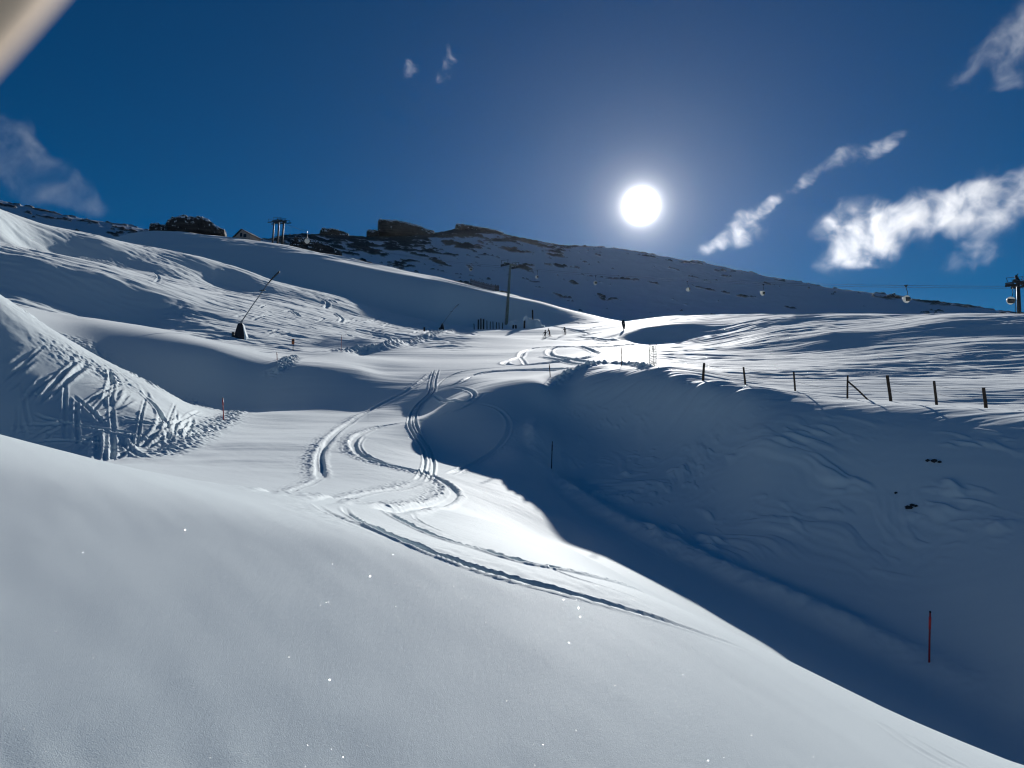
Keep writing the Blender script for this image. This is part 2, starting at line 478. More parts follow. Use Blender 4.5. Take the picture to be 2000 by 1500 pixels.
# the shaded bank: long soft drifts running down to the right
cb, sb = math.cos(math.radians(-72)), math.sin(math.radians(-72))
Pb = X * cb + Y * sb; Qb = -X * sb + Y * cb
W2 = sstep(1.0, 4.0, crest_r - RR) * sstep(az_of(1050), az_of(1150), AZ) * sstep(21, 27, RR + 4 * (AZ - 0.3) * 10)
wb = 2.2 * fbm(X / 6, Y / 6, 2, 71); wc = 2.2 * fbm(X / 6, Y / 6, 2, 72)
drift = fbm((Pb + wb) / 6.0, (Qb + wc) / 1.5, 4, 15)
drift = np.maximum(drift, -0.08)
pm = sstep(-0.15, 0.4, gnoise(X / 7 + 9, Y / 5, 73)); pm2 = sstep(-0.1, 0.35, gnoise(X / 4.5 + 4, Y / 3.5, 79))
pm3 = sstep(0.0, 0.4, gnoise(X / 3.2 + 2, Y / 2.6, 80))
st1 = sstep(0.10, 0.55, fbm((Pb + .6 * wb) / 3.0, (Qb + .6 * wc) / 0.9, 3, 78)); st2 = sstep(0.1, 0.5, fbm((Pb + .4 * wc) / 1.3, (Qb + .4 * wb) / 0.42, 2, 81))
W2f = W2 * sstep(25, 30, RR)
Z += W2f * (0.34 * drift * pm + 0.24 * st1 * pm2 + 0.07 * st2 * pm3 + 0.03 * fbm(X / 0.8, Y / 0.6, 3, 82) * pm3) + W2 * 0.012 * fbm(X / 1.2, Y / 1.2, 2, 83)
# left hillside: wind crust, old tracks
W3 = sstep(82, 92, RR) * (1 - sstep(205, 225, RR)) * (1 - sstep(az_of(880), az_of(950), AZ)) * (1 - sstep(az_of(560), az_of(700), AZ) * (1 - sstep(98, 116, RR)))
cc, s2 = math.cos(math.radians(22)), math.sin(math.radians(22))
Ph = X * cc + Y * s2; Qh = -X * s2 + Y * cc
wl = 1.5 * gnoise(X / 7, Y / 7, 32)
Z += W3 * (0.17 * fbm((Ph + wl) / 6.5, (Qh + wl) / 1.9, 3, 19) + 0.48 * fbm((Ph + wl) / 30, (Qh + wl) / 10, 3, 20) + 0.10 * fbm((Ph + wl) / 2.8, (Qh + wl) / 0.9, 2, 76) + 0.085 * fbm(X / 1.6, Y / 1.6, 2, 23) * sstep(-0.1, 0.3, gnoise(X / 20, Y / 14, 24)))
# second hill: streaks along its crest
W4 = sstep(262, 280, RR) * (1 - sstep(345, 370, RR)) * (1 - sstep(az_of(1060), az_of(1150), AZ))
r2c = np.interp(AZ, [az_of(u) for u in (230, 360, 500, 640, 760, 860, 920, 1000, 1100, 1230)], [338, 345, 340, 325, 310, 296, 286, 274, 258, 244])
near2 = np.exp(-((RR - r2c + 26) / 34.0) ** 2)
Z += W4 * (0.35 + 1.3 * near2) * fbm((X + 0.3 * Y) / 26, (Y - 0.3 * X) / 6.5, 4, 25) * sstep(-0.45, 0.25, gnoise(X / 60, Y / 30, 26))
# left bank: trampled crust
W5 = (1 - sstep(az_of(400), az_of(470), AZ)) * sstep(27, 33, RR) * (1 - sstep(56, 62, RR))
Z += W5 * (0.035 * fbm(X / 0.7, Y / 0.7, 3, 27) * sstep(-0.2, 0.5, gnoise(X / 4, Y / 4, 28)) + 0.10 * fbm(X / 3.5, Y / 3.5, 2, 29))
# near slope and run: faint wind streaks, roller passes
W6 = 1 - sstep(30, 60, RR)
cd_, sd_ = math.cos(math.radians(-50)), math.sin(math.radians(-50))
Z += W6 * (0.011 * fbm((X * cd_ + Y * sd_) / 3.8, (-X * sd_ + Y * cd_) / 0.8, 3, 30) * sstep(2, 7, RR) + 0.02 * gnoise(X / 3, Y / 3, 33) * sstep(2, 7, RR))
W7 = sstep(24, 30, RR) * (1 - sstep(72, 84, RR)) * sstep(az_of(380), az_of(470), AZ) * (1 - sstep(az_of(1000), az_of(1060), AZ))
Z += W7 * (0.012 * fbm(X / 5, Y / 0.55, 3, 34) + 0.05 * fbm(X / 9, Y / 3.0, 2, 35))
# plateau: broad soft rolls
W8 = sstep(80, 95, RR) * (1 - sstep(190, 215, RR)) * sstep(az_of(690), az_of(740), AZ) * (1 - sstep(az_of(1200), az_of(1260), AZ))
Z += W8 * (0.35 * gnoise((X + 5) / 30, Y / 15, 36) + 0.04 * fbm(X / 8, Y / 2, 2, 37))

# two heaps of pushed-up snow beside the lift mast
for (mu, mr, mh, mw, md) in ((1012, 204, 2.2, 2.9, 2.6), (1042, 206, 2.4, 2.4, 2.6), (985, 210, 1.3, 2.6, 2.2)):
    a_m = az_of(mu)
    ex = (X - mr * math.sin(a_m)) / mw; ey = (Y - mr * math.cos(a_m)) / md
    q = ex * ex + ey * ey + 0.5 * gnoise(X / 1.5, Y / 1.5, 51) + 0.3 * gnoise(X / 0.6, Y / 0.6, 52)
    Z += mh * (1 - sstep(0.0, 1.9, q))

# ---- ski tracks on the run, traced turn by turn
S_TRK = [
    ([(846, 728), (800, 762), (720, 802), (665, 838), (636, 868), (624, 892), (624, 918), (628, 936)], dict(w=0.34, d=0.13, twin=0.0, spray=0.03, side=1, rough=0.3)),
    ([(640, 862), (628, 890), (632, 925)], dict(w=0.14, d=0.08)),
    ([(632, 930), (600, 948), (548, 960), (498, 962)], dict(w=0.2, d=0.05, spray=0.03, rough=0.5)),
    ([(795, 824), (745, 833), (706, 847), (690, 862), (697, 882), (728, 900), (776, 913), (822, 922), (858, 936), (882, 954), (884, 966), (858, 982), (800, 994), (748, 998)], dict(w=0.36, d=0.13, spray=0.045, side=1, rough=0.3)),
    ([(712, 852), (703, 868), (714, 886), (750, 902), (800, 914)], dict(w=0.12, d=0.07)),
    ([(748, 998), (790, 1020), (850, 1048), (930, 1072), (1010, 1096), (1100, 1114), (1180, 1132), (1260, 1158)], dict(w=0.09, d=0.06, spray=0.004, side=-1, rough=0.06)),
    ([(808, 1005), (814, 1014), (842, 1030), (870, 1040)], dict(w=0.05, d=0.04)),
    ([(852, 722), (846, 745), (842, 768), (818, 792), (806, 814), (806, 832), (818, 856), (832, 878), (838, 900), (834, 924), (822, 940)], dict(w=0.13, d=0.13, twin=0.21, berm=0.7, rough=0.2)),
    ([(828, 938), (790, 952), (720, 962), (650, 976), (616, 984)], dict(w=0.26, d=0.05, spray=0.025, side=1, rough=0.4)),
    ([(616, 984), (640, 1000), (690, 1022), (760, 1052)], dict(w=0.08, d=0.03, spray=0.015, side=1, rough=0.4)),
    ([(672, 990), (680, 1003), (712, 1024), (780, 1054), (860, 1086), (960, 1120), (1080, 1152), (1190, 1180), (1290, 1210), (1390, 1244), (1440, 1262)], dict(w=0.07, d=0.06, twin=0.0, spray=0.003, side=-1, rough=0.06)),
    ([(1040, 1096), (1120, 1128), (1200, 1152), (1290, 1186)], dict(w=0.035, d=0.03)),
    ([(846, 770), (862, 780), (890, 785), (915, 784), (926, 772), (912, 760), (886, 756)], dict(w=0.2, d=0.10)),
    ([(945, 768), (930, 782), (900, 799), (850, 814), (800, 824)], dict(w=0.16, d=0.09)),
    ([(930, 788), (962, 794), (984, 808), (994, 826), (990, 850), (972, 874), (938, 898), (905, 914), (876, 926)], dict(w=0.22, d=0.09, spray=0.03, side=-1)),
    ([(976, 718), (930, 722), (895, 728), (866, 742), (850, 760)], dict(w=0.2, d=0.12)),
    ([(1110, 719), (1040, 722), (985, 724), (945, 728), (915, 738), (892, 750), (868, 756)], dict(w=0.3, d=0.14, fade=4)),
    ([(1165, 716), (1100, 706), (1050, 696)], dict(w=0.25, d=0.12, fade=4)),
    ([(1000, 714), (1060, 710), (1130, 702), (1165, 692), (1150, 682), (1125, 676)], dict(w=0.4, d=0.16, fade=4)),
    ([(1140, 676), (1085, 680), (1072, 688), (1085, 697), (1125, 704), (1165, 711)], dict(w=0.4, d=0.16, fade=4)),
    ([(1120, 676), (1050, 679), (1022, 688), (1014, 698), (985, 709), (1000, 714)], dict(w=0.4, d=0.14, fade=4)),
    ([(1014, 696), (1022, 706), (1026, 713)], dict(w=0.3, d=0.14, fade=2)),
    ([(1125, 677), (1180, 678), (1235, 673), (1215, 671), (1150, 672)], dict(w=0.4, d=0.14, fade=4)),
    ([(1070, 661), (1110, 665), (1160, 662), (1130, 658)], dict(w=0.5, d=0.16, fade=4)),
    ([(1165, 660), (1200, 667), (1160, 664)], dict(w=0.5, d=0.14, fade=4)),
    ([(1075, 636), (1110, 643), (1150, 652), (1110, 656)], dict(w=0.5, d=0.16, fade=5)),
    ([(1200, 644), (1160, 652), (1120, 660)], dict(w=0.5, d=0.14, fade=5)),
    ([(1090, 625), (1140, 632), (1180, 628)], dict(w=0.6, d=0.18, fade=6)),
    ([(1100, 640), (1135, 648), (1160, 640), (1200, 634)], dict(w=0.6, d=0.16, fade=6)),
    ([(1060, 605), (1100, 617), (1150, 626)], dict(w=0.6, d=0.2, fade=6)),
    # tracks over the near brink, lower right
    ([(1730, 1420), (1790, 1462), (1860, 1500)], dict(w=0.12, d=0.08)),
    ([(1790, 1445), (1850, 1480), (1890, 1500)], dict(w=0.12, d=0.08)),
    # left hillside
    ([(0, 480), (80, 491), (200, 506), (270, 518), (300, 530), (312, 544), (302, 552)], dict(w=0.35, d=0.14)),
    ([(612, 578), (636, 588), (640, 596), (634, 602)], dict(w=0.5, d=0.22)),
    ([(645, 584), (657, 592)], dict(w=0.5, d=0.2)),
    ([(568, 606), (580, 614), (584, 618)], dict(w=0.4, d=0.18)),
    ([(655, 612), (668, 622), (664, 630)], dict(w=0.4, d=0.2)),
]
for pix, kw in S_TRK:
    kw = dict(kw); far = kw['w'] >= 0.4 or kw.get('fade', 0) >= 4; kw['d'] *= 1.15 if far else 0.62; kw['w'] *= 0.9 if far else 0.64; kw['spray'] = kw.get('spray', 0) * 0.5 + (0.012 if kw['w'] > 0.15 else 0.006)
    carve(pix, **kw)
rng = np.random.RandomState(4)
for k in range(46):
    u0 = rng.uniform(520, 900) if k < 30 else rng.uniform(300, 560)
    v0 = rng.uniform(0, 1)
    vt = np.interp(u0, [300, 400, 520, 660, 800, 900], [600, 575, 560, 588, 622, 640]); vb = np.interp(u0, [300, 520, 700, 860], [630, 660, 670, 648])
    v0 = vt + (vb - vt) * v0
    dirx = rng.choice([-1, 1]); ln = rng.uniform(14, 46)
    bow = rng.uniform(-3, 5)
    carve([(u0, v0), (u0 + dirx * ln * .5, v0 + ln * .10 + bow), (u0 + dirx * ln, v0 + ln * .26)], w=rng.uniform(.2, .4), d=rng.uniform(.07, .16), n=5)
# criss-cross grooves on the left bank
G = [[(212, 722), (215, 740), (207, 775), (202, 795)], [(214, 722), (220, 750), (215, 775), (218, 792)], [(235, 755), (222, 775)], [(252, 770), (232, 790)],
     [(272, 765), (295, 785), (312, 807), (310, 832), (295, 855), (272, 877)], [(282, 760), (292, 782)], [(65, 807), (100, 820), (185, 837), (225, 842), (292, 852)],
     [(142, 772), (175, 800), (207, 832)], [(190, 842), (192, 899)], [(207, 845), (205, 901)], [(218, 845), (220, 900)], [(235, 850), (252, 877), (287, 895)],
     [(250, 852), (270, 877)], [(280, 857), (250, 880), (225, 899)], [(190, 845), (145, 886)], [(60, 862), (150, 862), (215, 872), (250, 880)], [(100, 845), (75, 868)],
     [(65, 702), (22, 735)], [(150, 707), (82, 775)], [(165, 717), (92, 780)], [(172, 712), (125, 750)], [(120, 730), (67, 762)], [(117, 767), (100, 787)],
     [(242, 825), (305, 828)], [(370, 820), (350, 845), (355, 862)], [(360, 812), (345, 830), (342, 850)], [(327, 840), (335, 868)], [(230, 850), (231, 894)],
     [(90, 735), (40, 790)], [(182, 820), (232, 795), (260, 778)], [(187, 828), (240, 800)], [(305, 800), (330, 835)], [(60, 690), (20, 715)], [(40, 742), (15, 765)], [(135, 722), (70, 795)]]
for k, g in enumerate(G):
    carve(g, w=(0.10, 0.13, 0.17)[k % 3] if k != 27 else 0.4, d=0.065, berm=0.7, rough=0.2, fade=1.0, n=6, rmin=23)
for k in range(52):
    u0 = rng.uniform(10, 400); f = rng.uniform(0.05, 0.95)
    v0 = np.interp(u0, [0, 130, 200, 330, 430], [600, 675, 712, 778, 812]); v1 = np.interp(u0, [0, 100, 215, 300, 400], [855, 875, 895, 878, 850])
    va = v0 + (v1 - v0) * f
    kind = k % 3
    if kind == 0:
        du, dv = rng.uniform(-20, 20), rng.uniform(50, 120)
    elif kind == 1:
        du, dv = rng.uniform(-110, -50), rng.uniform(50, 90)
    else:
        du, dv = rng.uniform(50, 110), rng.uniform(-4, 30)
    ub, vb = u0 + du, va + dv
    vb = min(vb, np.interp(ub, [0, 100, 215, 300, 400, 460], [855, 875, 895, 878, 850, 812]) - 3)
    if ub < 0 or ub > 440:
        continue
    carve([(u0, va), (u0 + du * .5 + rng.uniform(-5, 5), (va + vb) / 2 + rng.uniform(-3, 3)), (ub, vb)], w=rng.uniform(.06, .11), d=rng.uniform(.035, .07), berm=0.8, rough=0.2, fade=1.0, n=5, rmin=26)
# berms: edge of the run under the left bank, cut edge below the fence, lumps thrown by the groomer
ridge_line([(290, 895), (345, 872), (390, 848), (430, 826), (475, 803)], 0.06, 0.7, 0.14, 0.40, rmin=24)
ridge_line([(20, 590), (60, 618), (130, 660), (200, 700), (265, 735), (330, 768), (400, 798)], 0.02, 1.3, 0.16, 0.38, rmin=24)
ridge_line([(60, 640), (130, 690), (200, 722), (300, 780)], 0.0, 1.6, 0.09, 0.30, rmin=24)
ridge_line([(520, 740), (545, 720), (562, 706), (575, 696)], 0.10, 0.7, 0.35, 0.5)
ridge_line([(655, 690), (700, 686), (760, 678), (820, 664), (860, 652), (900, 644)], 0.45, 1.3, 0.5, 0.9, fade=8)
ridge_line([(1052, 800), (1048, 850), (1056, 905), (1080, 938), (1150, 990), (1300, 1072), (1500, 1162), (1815, 1306), (2000, 1398)], 0.48, 0.62, 0.08, 0.6, fade=6)
ridge_line([(1080, 755), (1096, 738), (1120, 724), (1150, 715), (1185, 710), (1225, 713), (1268, 720)], 0.14, 0.45, 0.34, 0.42)
# ------------------------------------------------------------------ snow material
def new_mat(name):
    m = bpy.data.materials.new(name); m.use_nodes = True
    t = m.node_tree
    for n in list(t.nodes):
        t.nodes.remove(n)
    o = N(t, 'ShaderNodeOutputMaterial'); b = N(t, 'ShaderNodeBsdfPrincipled')
    t.links.new(b.outputs[0], o.inputs['Surface'])
    return m, t, b, o


def snow_material():
    m, t, b, o = new_mat("snow")
    L = t.links.new
    b.inputs['Base Color'].default_value = (0.79, 0.89, 0.905, 1)
    b.inputs['Roughness'].default_value = 0.7
    b.inputs['Specular IOR Level'].default_value = 0.045
    b.inputs['Sheen Weight'].default_value = 0.3
    b.inputs['Sheen Roughness'].default_value = 0.45
    tc = N(t, 'ShaderNodeTexCoord')
    n1 = N(t, 'ShaderNodeTexNoise'); n1.inputs['Scale'].default_value = 210; n1.inputs['Detail'].default_value = 3
    L(tc.outputs['Object'], n1.inputs['Vector'])
    n2 = N(t, 'ShaderNodeTexNoise'); n2.inputs['Scale'].default_value = 14; n2.inputs['Detail'].default_value = 5; n2.inputs['Roughness'].default_value = 0.7
    mp = N(t, 'ShaderNodeMapping'); mp.inputs['Scale'].default_value = (1.0, .35, 1.0); mp.inputs['Rotation'].default_value = (0, 0, math.radians(40))
    L(tc.outputs['Object'], mp.inputs[0]); L(mp.outputs[0], n2.inputs['Vector'])
    hsum = math_node(t, 'ADD', math_node(t, 'MULTIPLY', n1.outputs[0], 0.0030), math_node(t, 'MULTIPLY', n2.outputs[0], 0.0042))
    bp = N(t, 'ShaderNodeBump'); bp.inputs['Strength'].default_value = 0.6; bp.inputs['Distance'].default_value = 1.0
    L(hsum, bp.inputs['Height'])
    L(bp.outputs[0], b.inputs['Normal'])
    # single ice crystals: a few in a hundred carry a mirror-like facet turned at random
    vo = N(t, 'ShaderNodeTexVoronoi'); vo.inputs['Scale'].default_value = 170
    L(tc.outputs['Object'], vo.inputs['Vector'])
    sub = N(t, 'ShaderNodeVectorMath', operation='SUBTRACT'); L(vo.outputs['Color'], sub.inputs[0]); sub.inputs[1].default_value = (.5, .5, .5)
    scl = N(t, 'ShaderNodeVectorMath', operation='SCALE'); L(sub.outputs[0], scl.inputs[0]); scl.inputs['Scale'].default_value = 1.3
    geo = N(t, 'ShaderNodeNewGeometry')
    ad = N(t, 'ShaderNodeVectorMath', operation='ADD'); L(geo.outputs['Normal'], ad.inputs[0]); L(scl.outputs[0], ad.inputs[1])
    nm = N(t, 'ShaderNodeVectorMath', operation='NORMALIZE'); L(ad.outputs[0], nm.inputs[0])
    gl = N(t, 'ShaderNodeBsdfGlossy'); gl.inputs['Roughness'].default_value = 0.12
    L(nm.outputs[0], gl.inputs['Normal'])
    wn = N(t, 'ShaderNodeTexWhiteNoise'); L(vo.outputs['Color'], wn.inputs['Vector'])
    core = math_node(t, 'LESS_THAN', vo.outputs['Distance'], 0.28)
    msk = math_node(t, 'MULTIPLY', math_node(t, 'GREATER_THAN', wn.outputs['Value'], 0.80), core)
    mx = N(t, 'ShaderNodeMixShader'); L(math_node(t, 'MULTIPLY', msk, 0.14), mx.inputs[0]); L(b.outputs[0], mx.inputs[1]); L(gl.outputs[0], mx.inputs[2])
    L(mx.outputs[0], o.inputs['Surface'])
    return m


SNOW = snow_material()


def grid_mesh(name, X, Y, Z, mat, wrap=False, attrs=None):
    nr, nc = X.shape
    me = bpy.data.meshes.new(name)
    co = np.stack([X, Y, Z], -1).astype(np.float32).reshape(-1)
    idx = np.arange(nr * nc, dtype=np.int32).reshape(nr, nc)
    q = np.stack([idx[:-1, :-1], idx[:-1, 1:], idx[1:, 1:], idx[1:, :-1]], -1).reshape(-1, 4)
    q = q[:, ::-1]
    nq = len(q)
    me.vertices.add(nr * nc); me.vertices.foreach_set('co', co)
    me.loops.add(nq * 4); me.loops.foreach_set('vertex_index', np.ascontiguousarray(q).reshape(-1))
    me.polygons.add(nq)
    me.polygons.foreach_set('loop_start', np.arange(0, nq * 4, 4, dtype=np.int32))
    me.polygons.foreach_set('loop_total', np.full(nq, 4, dtype=np.int32))
    me.polygons.foreach_set('use_smooth', np.ones(nq, dtype=bool))
    me.update()
    for k, a in (attrs or {}).items():
        at = me.attributes.new(k, 'FLOAT', 'POINT')
        at.data.foreach_set('value', a.astype(np.float32).reshape(-1))
    me.materials.append(mat)
    ob = bpy.data.objects.new(name, me)
    COL.objects.link(ob)
    return ob


snow = grid_mesh('snow_ground', X, Y, Z, SNOW)
snow['kind'] = 'structure'
# ------------------------------------------------------------------ the far mountain
mount_lines = [
    [(-200, 372, 760), (0, 398, 740), (60, 411, 730), (140, 428, 720), (190, 440, 715), (240, 440, 710), (270, 446, 705), (330, 462, 700), (440, 470, 695), (520, 468, 690), (560, 461, 690), (620, 460, 690), (680, 463, 690), (735, 466, 690), (800, 462, 690), (860, 457, 690), (900, 448, 690), (960, 455, 690), (1020, 468, 688), (1100, 482, 682), (1160, 483, 676), (1210, 487, 672), (1300, 502, 664), (1380, 515, 656), (1470, 535, 645), (1560, 552, 632), (1620, 565, 624), (1700, 573, 612), (1745, 580, 606), (1800, 588, 598), (1860, 598, 590), (1940, 611, 580), (2000, 619, 574), (2200, 640, 560)],
    [(-200, 430, 640), (0, 440, 630), (200, 470, 610), (560, 505, 600), (900, 510, 590), (1100, 545, 575), (1300, 570, 560), (1600, 610, 540), (1900, 640, 520), (2200, 660, 505)],
    [(-200, 640, 470), (400, 640, 470), (900, 640, 450), (1300, 660, 430), (1700, 670, 420), (2200, 690, 410)],
    [(-200, 560, 860), (400, 600, 850), (900, 600, 850), (1400, 640, 830), (2200, 760, 800)],
]
mP, mV = [], []
for ln in mount_lines:
    for (u, v, r) in poly_sample(ln, 40):
        a, t = pix_dir(u, v); mP.append((float(a), math.log(r))); mV.append(float(t))
m_ga = np.linspace(-AZ_LIM, AZ_LIM, 160); m_gr = np.linspace(math.log(440), math.log(900), 60)
a_, b_ = np.meshgrid(m_ga, m_gr)
MT = tps(np.array(mP), np.array(mV), np.stack([a_.ravel(), b_.ravel()], 1), 1e-6).reshape(a_.shape)
m_rho = np.arange(math.log(450), math.log(860), 0.00105 * DET)
m_az = np.arange(-math.radians(38), math.radians(38), math.radians(0.066) * DET)
mT = cubic_mat(m_gr, m_rho) @ MT @ cubic_mat(m_ga, m_az).T
mAZ, mR = np.meshgrid(m_az, np.exp(m_rho))
mX = mR * np.sin(mAZ); mY = mR * np.cos(mAZ); mZ = mT * mR
# rock bands: strata dip to the right, broken up by noise, thick under the ridge on the left
udeg = np.degrees(mAZ)
strat = mZ + 0.22 * mX
ridge_z = mZ.max(axis=0)[None, :]
below = ridge_z - mZ
warp = 6.0 * fbm(mX / 30, mY / 30, 3, 41)
bands = fbm(mX / 26 + 0.0, (strat + warp) / 5.5, 4, 5)
fine = fbm(mX / 5, strat / 1.6, 3, 9)
dens = sstep(-20, -16, udeg) * (1 - sstep(2.5, 9, udeg)) * np.exp(-below / 24) * 1.0
dens += sstep(-17, -13, udeg) * (1 - sstep(-6, 0, udeg)) * np.exp(-below / 60) * 0.45
dens += 0.30 * np.exp(-below / 9) * sstep(3, 12, udeg) + 0.02
dens += sstep(20, 24, -udeg) * np.exp(-np.abs(below - 16) / 12) * 0.55
rock = sstep(0.30, 0.40, 1.25 * bands + 0.34 * fine + 1.0 * dens - 0.22 + 0.12 * gnoise(mX / 60, mY / 60, 77))
mZ = mZ + 0.9 * fbm(mX / 14, mY / 14, 4, 3) * (0.5 + 0.5 * np.exp(-below / 40)) + rock * (0.9 + 1.3 * fine)


def mountain_material():
    m, t, b, o = new_mat("mountain snow and rock")
    L = t.links.new
    at = N(t, 'ShaderNodeAttribute'); at.attribute_name = 'rock'
    tc = N(t, 'ShaderNodeTexCoord')
    n = N(t, 'ShaderNodeTexNoise'); n.inputs['Scale'].default_value = 0.8; n.inputs['Detail'].default_value = 5
    L(tc.outputs['Object'], n.inputs['Vector'])
    rp = N(t, 'ShaderNodeValToRGB')
    rp.color_ramp.elements[0].color = (0.018, 0.018, 0.02, 1); rp.color_ramp.elements[1].color = (0.10, 0.092, 0.08, 1)
    rp.color_ramp.elements[0].position = 0.35; rp.color_ramp.elements[1].position = 0.75
    L(n.outputs[0], rp.inputs[0])
    mx = N(t, 'ShaderNodeMix'); mx.data_type = 'RGBA'
    L(at.outputs['Fac'], mx.inputs[0])
    mx.inputs[6].default_value = (0.82, 0.86, 0.90, 1)
    L(rp.outputs[0], mx.inputs[7])
    L(mx.outputs[2], b.inputs['Base Color'])
    b.inputs['Roughness'].default_value = 0.8
    return m


mountain = grid_mesh('mountain', mX, mY, mZ, mountain_material(), attrs={'rock': rock})
mountain['kind'] = 'structure'
# ------------------------------------------------------------------ object helpers and materials
def simple_mat(name, col, rough=0.6, metal=0.0, noise=0.0, scale=20.0, spec=0.4):
    m, t, b, o = new_mat(name)
    b.inputs['Roughness'].default_value = rough
    b.inputs['Metallic'].default_value = metal
    b.inputs['Specular IOR Level'].default_value = spec
    if noise:
        tc = N(t, 'ShaderNodeTexCoord'); n = N(t, 'ShaderNodeTexNoise')
        n.inputs['Scale'].default_value = scale; n.inputs['Detail'].default_value = 4
        t.links.new(tc.outputs['Object'], n.inputs['Vector'])
        rp = N(t, 'ShaderNodeValToRGB')
        rp.color_ramp.elements[0].position = 0.3; rp.color_ramp.elements[1].position = 0.7
        rp.color_ramp.elements[0].color = tuple(c * (1 - noise) for c in col) + (1,)
        rp.color_ramp.elements[1].color = tuple(min(1, c * (1 + noise)) for c in col) + (1,)
        t.links.new(n.outputs[0], rp.inputs[0]); t.links.new(rp.outputs[0], b.inputs['Base Color'])
    else:
        b.inputs['Base Color'].default_value = tuple(col) + (1,)
    return m


M = dict(
    pole=simple_mat('dark marker pole', (0.05, 0.012, 0.02), 0.5, noise=0.3),
    redpole=simple_mat('red marker pole', (0.33, 0.025, 0.03), 0.5, noise=0.25),
    band=simple_mat('bright red band', (0.75, 0.06, 0.05), 0.4),
    black=simple_mat('black plastic', (0.02, 0.02, 0.022), 0.5),
    wood=simple_mat('weathered fence wood', (0.05, 0.035, 0.025), 0.85, noise=0.5, scale=8),
    steel=simple_mat('galvanised steel', (0.32, 0.33, 0.34), 0.45, 0.7, noise=0.2, scale=3),
    mast=simple_mat('grey green painted steel', (0.16, 0.20, 0.16), 0.55, noise=0.25, scale=1.5),
    dark=simple_mat('dark machinery', (0.025, 0.027, 0.03), 0.5, noise=0.3, scale=4),
    rope=simple_mat('steel rope', (0.12, 0.12, 0.13), 0.5, 0.3),
    pad=simple_mat('dark padding', (0.012, 0.014, 0.022), 0.6, noise=0.3, scale=5),
    orange=simple_mat('orange board', (0.35, 0.10, 0.03), 0.5, noise=0.2),
    net=simple_mat('green grey net', (0.10, 0.16, 0.13), 0.7),
    shell=simple_mat('white gondola shell', (0.80, 0.80, 0.76), 0.25, spec=0.6),
    glass=simple_mat('dark gondola window', (0.02, 0.025, 0.03), 0.08, spec=0.7),
    wall=simple_mat('pale plaster', (0.42, 0.35, 0.31), 0.85, noise=0.15, scale=2),
    roof=simple_mat('dark slate roof', (0.035, 0.03, 0.032), 0.7, noise=0.4, scale=3),
    suit=simple_mat('dark ski suit', (0.02, 0.025, 0.04), 0.8),
    suit2=simple_mat('maroon ski suit', (0.08, 0.02, 0.025), 0.8),
    ski=simple_mat('ski', (0.05, 0.05, 0.06), 0.4),
    skin=simple_mat('skin', (0.66, 0.50, 0.36), 0.6, noise=0.1, scale=300),
)


def rock_material():
    m, t, b, o = new_mat('stratified rock')
    L = t.links.new
    tc = N(t, 'ShaderNodeTexCoord'); geo = N(t, 'ShaderNodeNewGeometry')
    mp = N(t, 'ShaderNodeMapping'); mp.inputs['Scale'].default_value = (0.12, 0.12, 1.1); mp.inputs['Rotation'].default_value = (0, math.radians(-12), 0)
    L(tc.outputs['Object'], mp.inputs[0])
    n = N(t, 'ShaderNodeTexNoise'); n.inputs['Scale'].default_value = 1.0; n.inputs['Detail'].default_value = 6
    L(mp.outputs[0], n.inputs['Vector'])
    rp = N(t, 'ShaderNodeValToRGB')
    rp.color_ramp.elements[0].position = 0.35; rp.color_ramp.elements[0].color = (0.012, 0.012, 0.014, 1)
    rp.color_ramp.elements[1].position = 0.75; rp.color_ramp.elements[1].color = (0.085, 0.082, 0.076, 1)
    L(n.outputs[0], rp.inputs[0])
    sep = N(t, 'ShaderNodeSeparateXYZ'); L(geo.outputs['Normal'], sep.inputs[0])
    n2 = N(t, 'ShaderNodeTexNoise'); n2.inputs['Scale'].default_value = 0.7; n2.inputs['Detail'].default_value = 4
    L(tc.outputs['Object'], n2.inputs['Vector'])
    s = math_node(t, 'ADD', sep.outputs['Z'], math_node(t, 'MULTIPLY', math_node(t, 'SUBTRACT', n2.outputs[0], 0.5), 1.9))
    f = math_node(t, 'MULTIPLY', math_node(t, 'SUBTRACT', s, 0.40), 7.0, clamp=True)
    mx = N(t, 'ShaderNodeMix'); mx.data_type = 'RGBA'
    L(f, mx.inputs[0]); L(rp.outputs[0], mx.inputs[6]); mx.inputs[7].default_value = (0.82, 0.86, 0.9, 1)
    L(mx.outputs[2], b.inputs['Base Color']); b.inputs['Roughness'].default_value = 0.9
    return m


def bubble_material():
    m, t, b, o = new_mat('translucent white bubble')
    b.inputs['Base Color'].default_value = (0.8, 0.8, 0.76, 1); b.inputs['Roughness'].default_value = 0.25
    tr = N(t, 'ShaderNodeBsdfTranslucent'); tr.inputs[0].default_value = (0.9, 0.9, 0.86, 1)
    mx = N(t, 'ShaderNodeMixShader'); mx.inputs[0].default_value = 0.6
    t.links.new(b.outputs[0], mx.inputs[1]); t.links.new(tr.outputs[0], mx.inputs[2]); t.links.new(mx.outputs[0], o.inputs['Surface'])
    return m


M['bubble'] = bubble_material()
M['rock'] = rock_material()


def tag(o, label, cat, group=None):
    o['label'] = label; o['category'] = cat
    if group:
        o['group'] = group
    return o


def thing(name, loc, label, cat, group=None, rz=0.0):
    o = bpy.data.objects.new(name, None)
    o.empty_display_size = 0.2
    COL.objects.link(o); o.location = loc; o.rotation_euler = (0, 0, rz)
    return tag(o, label, cat, group)


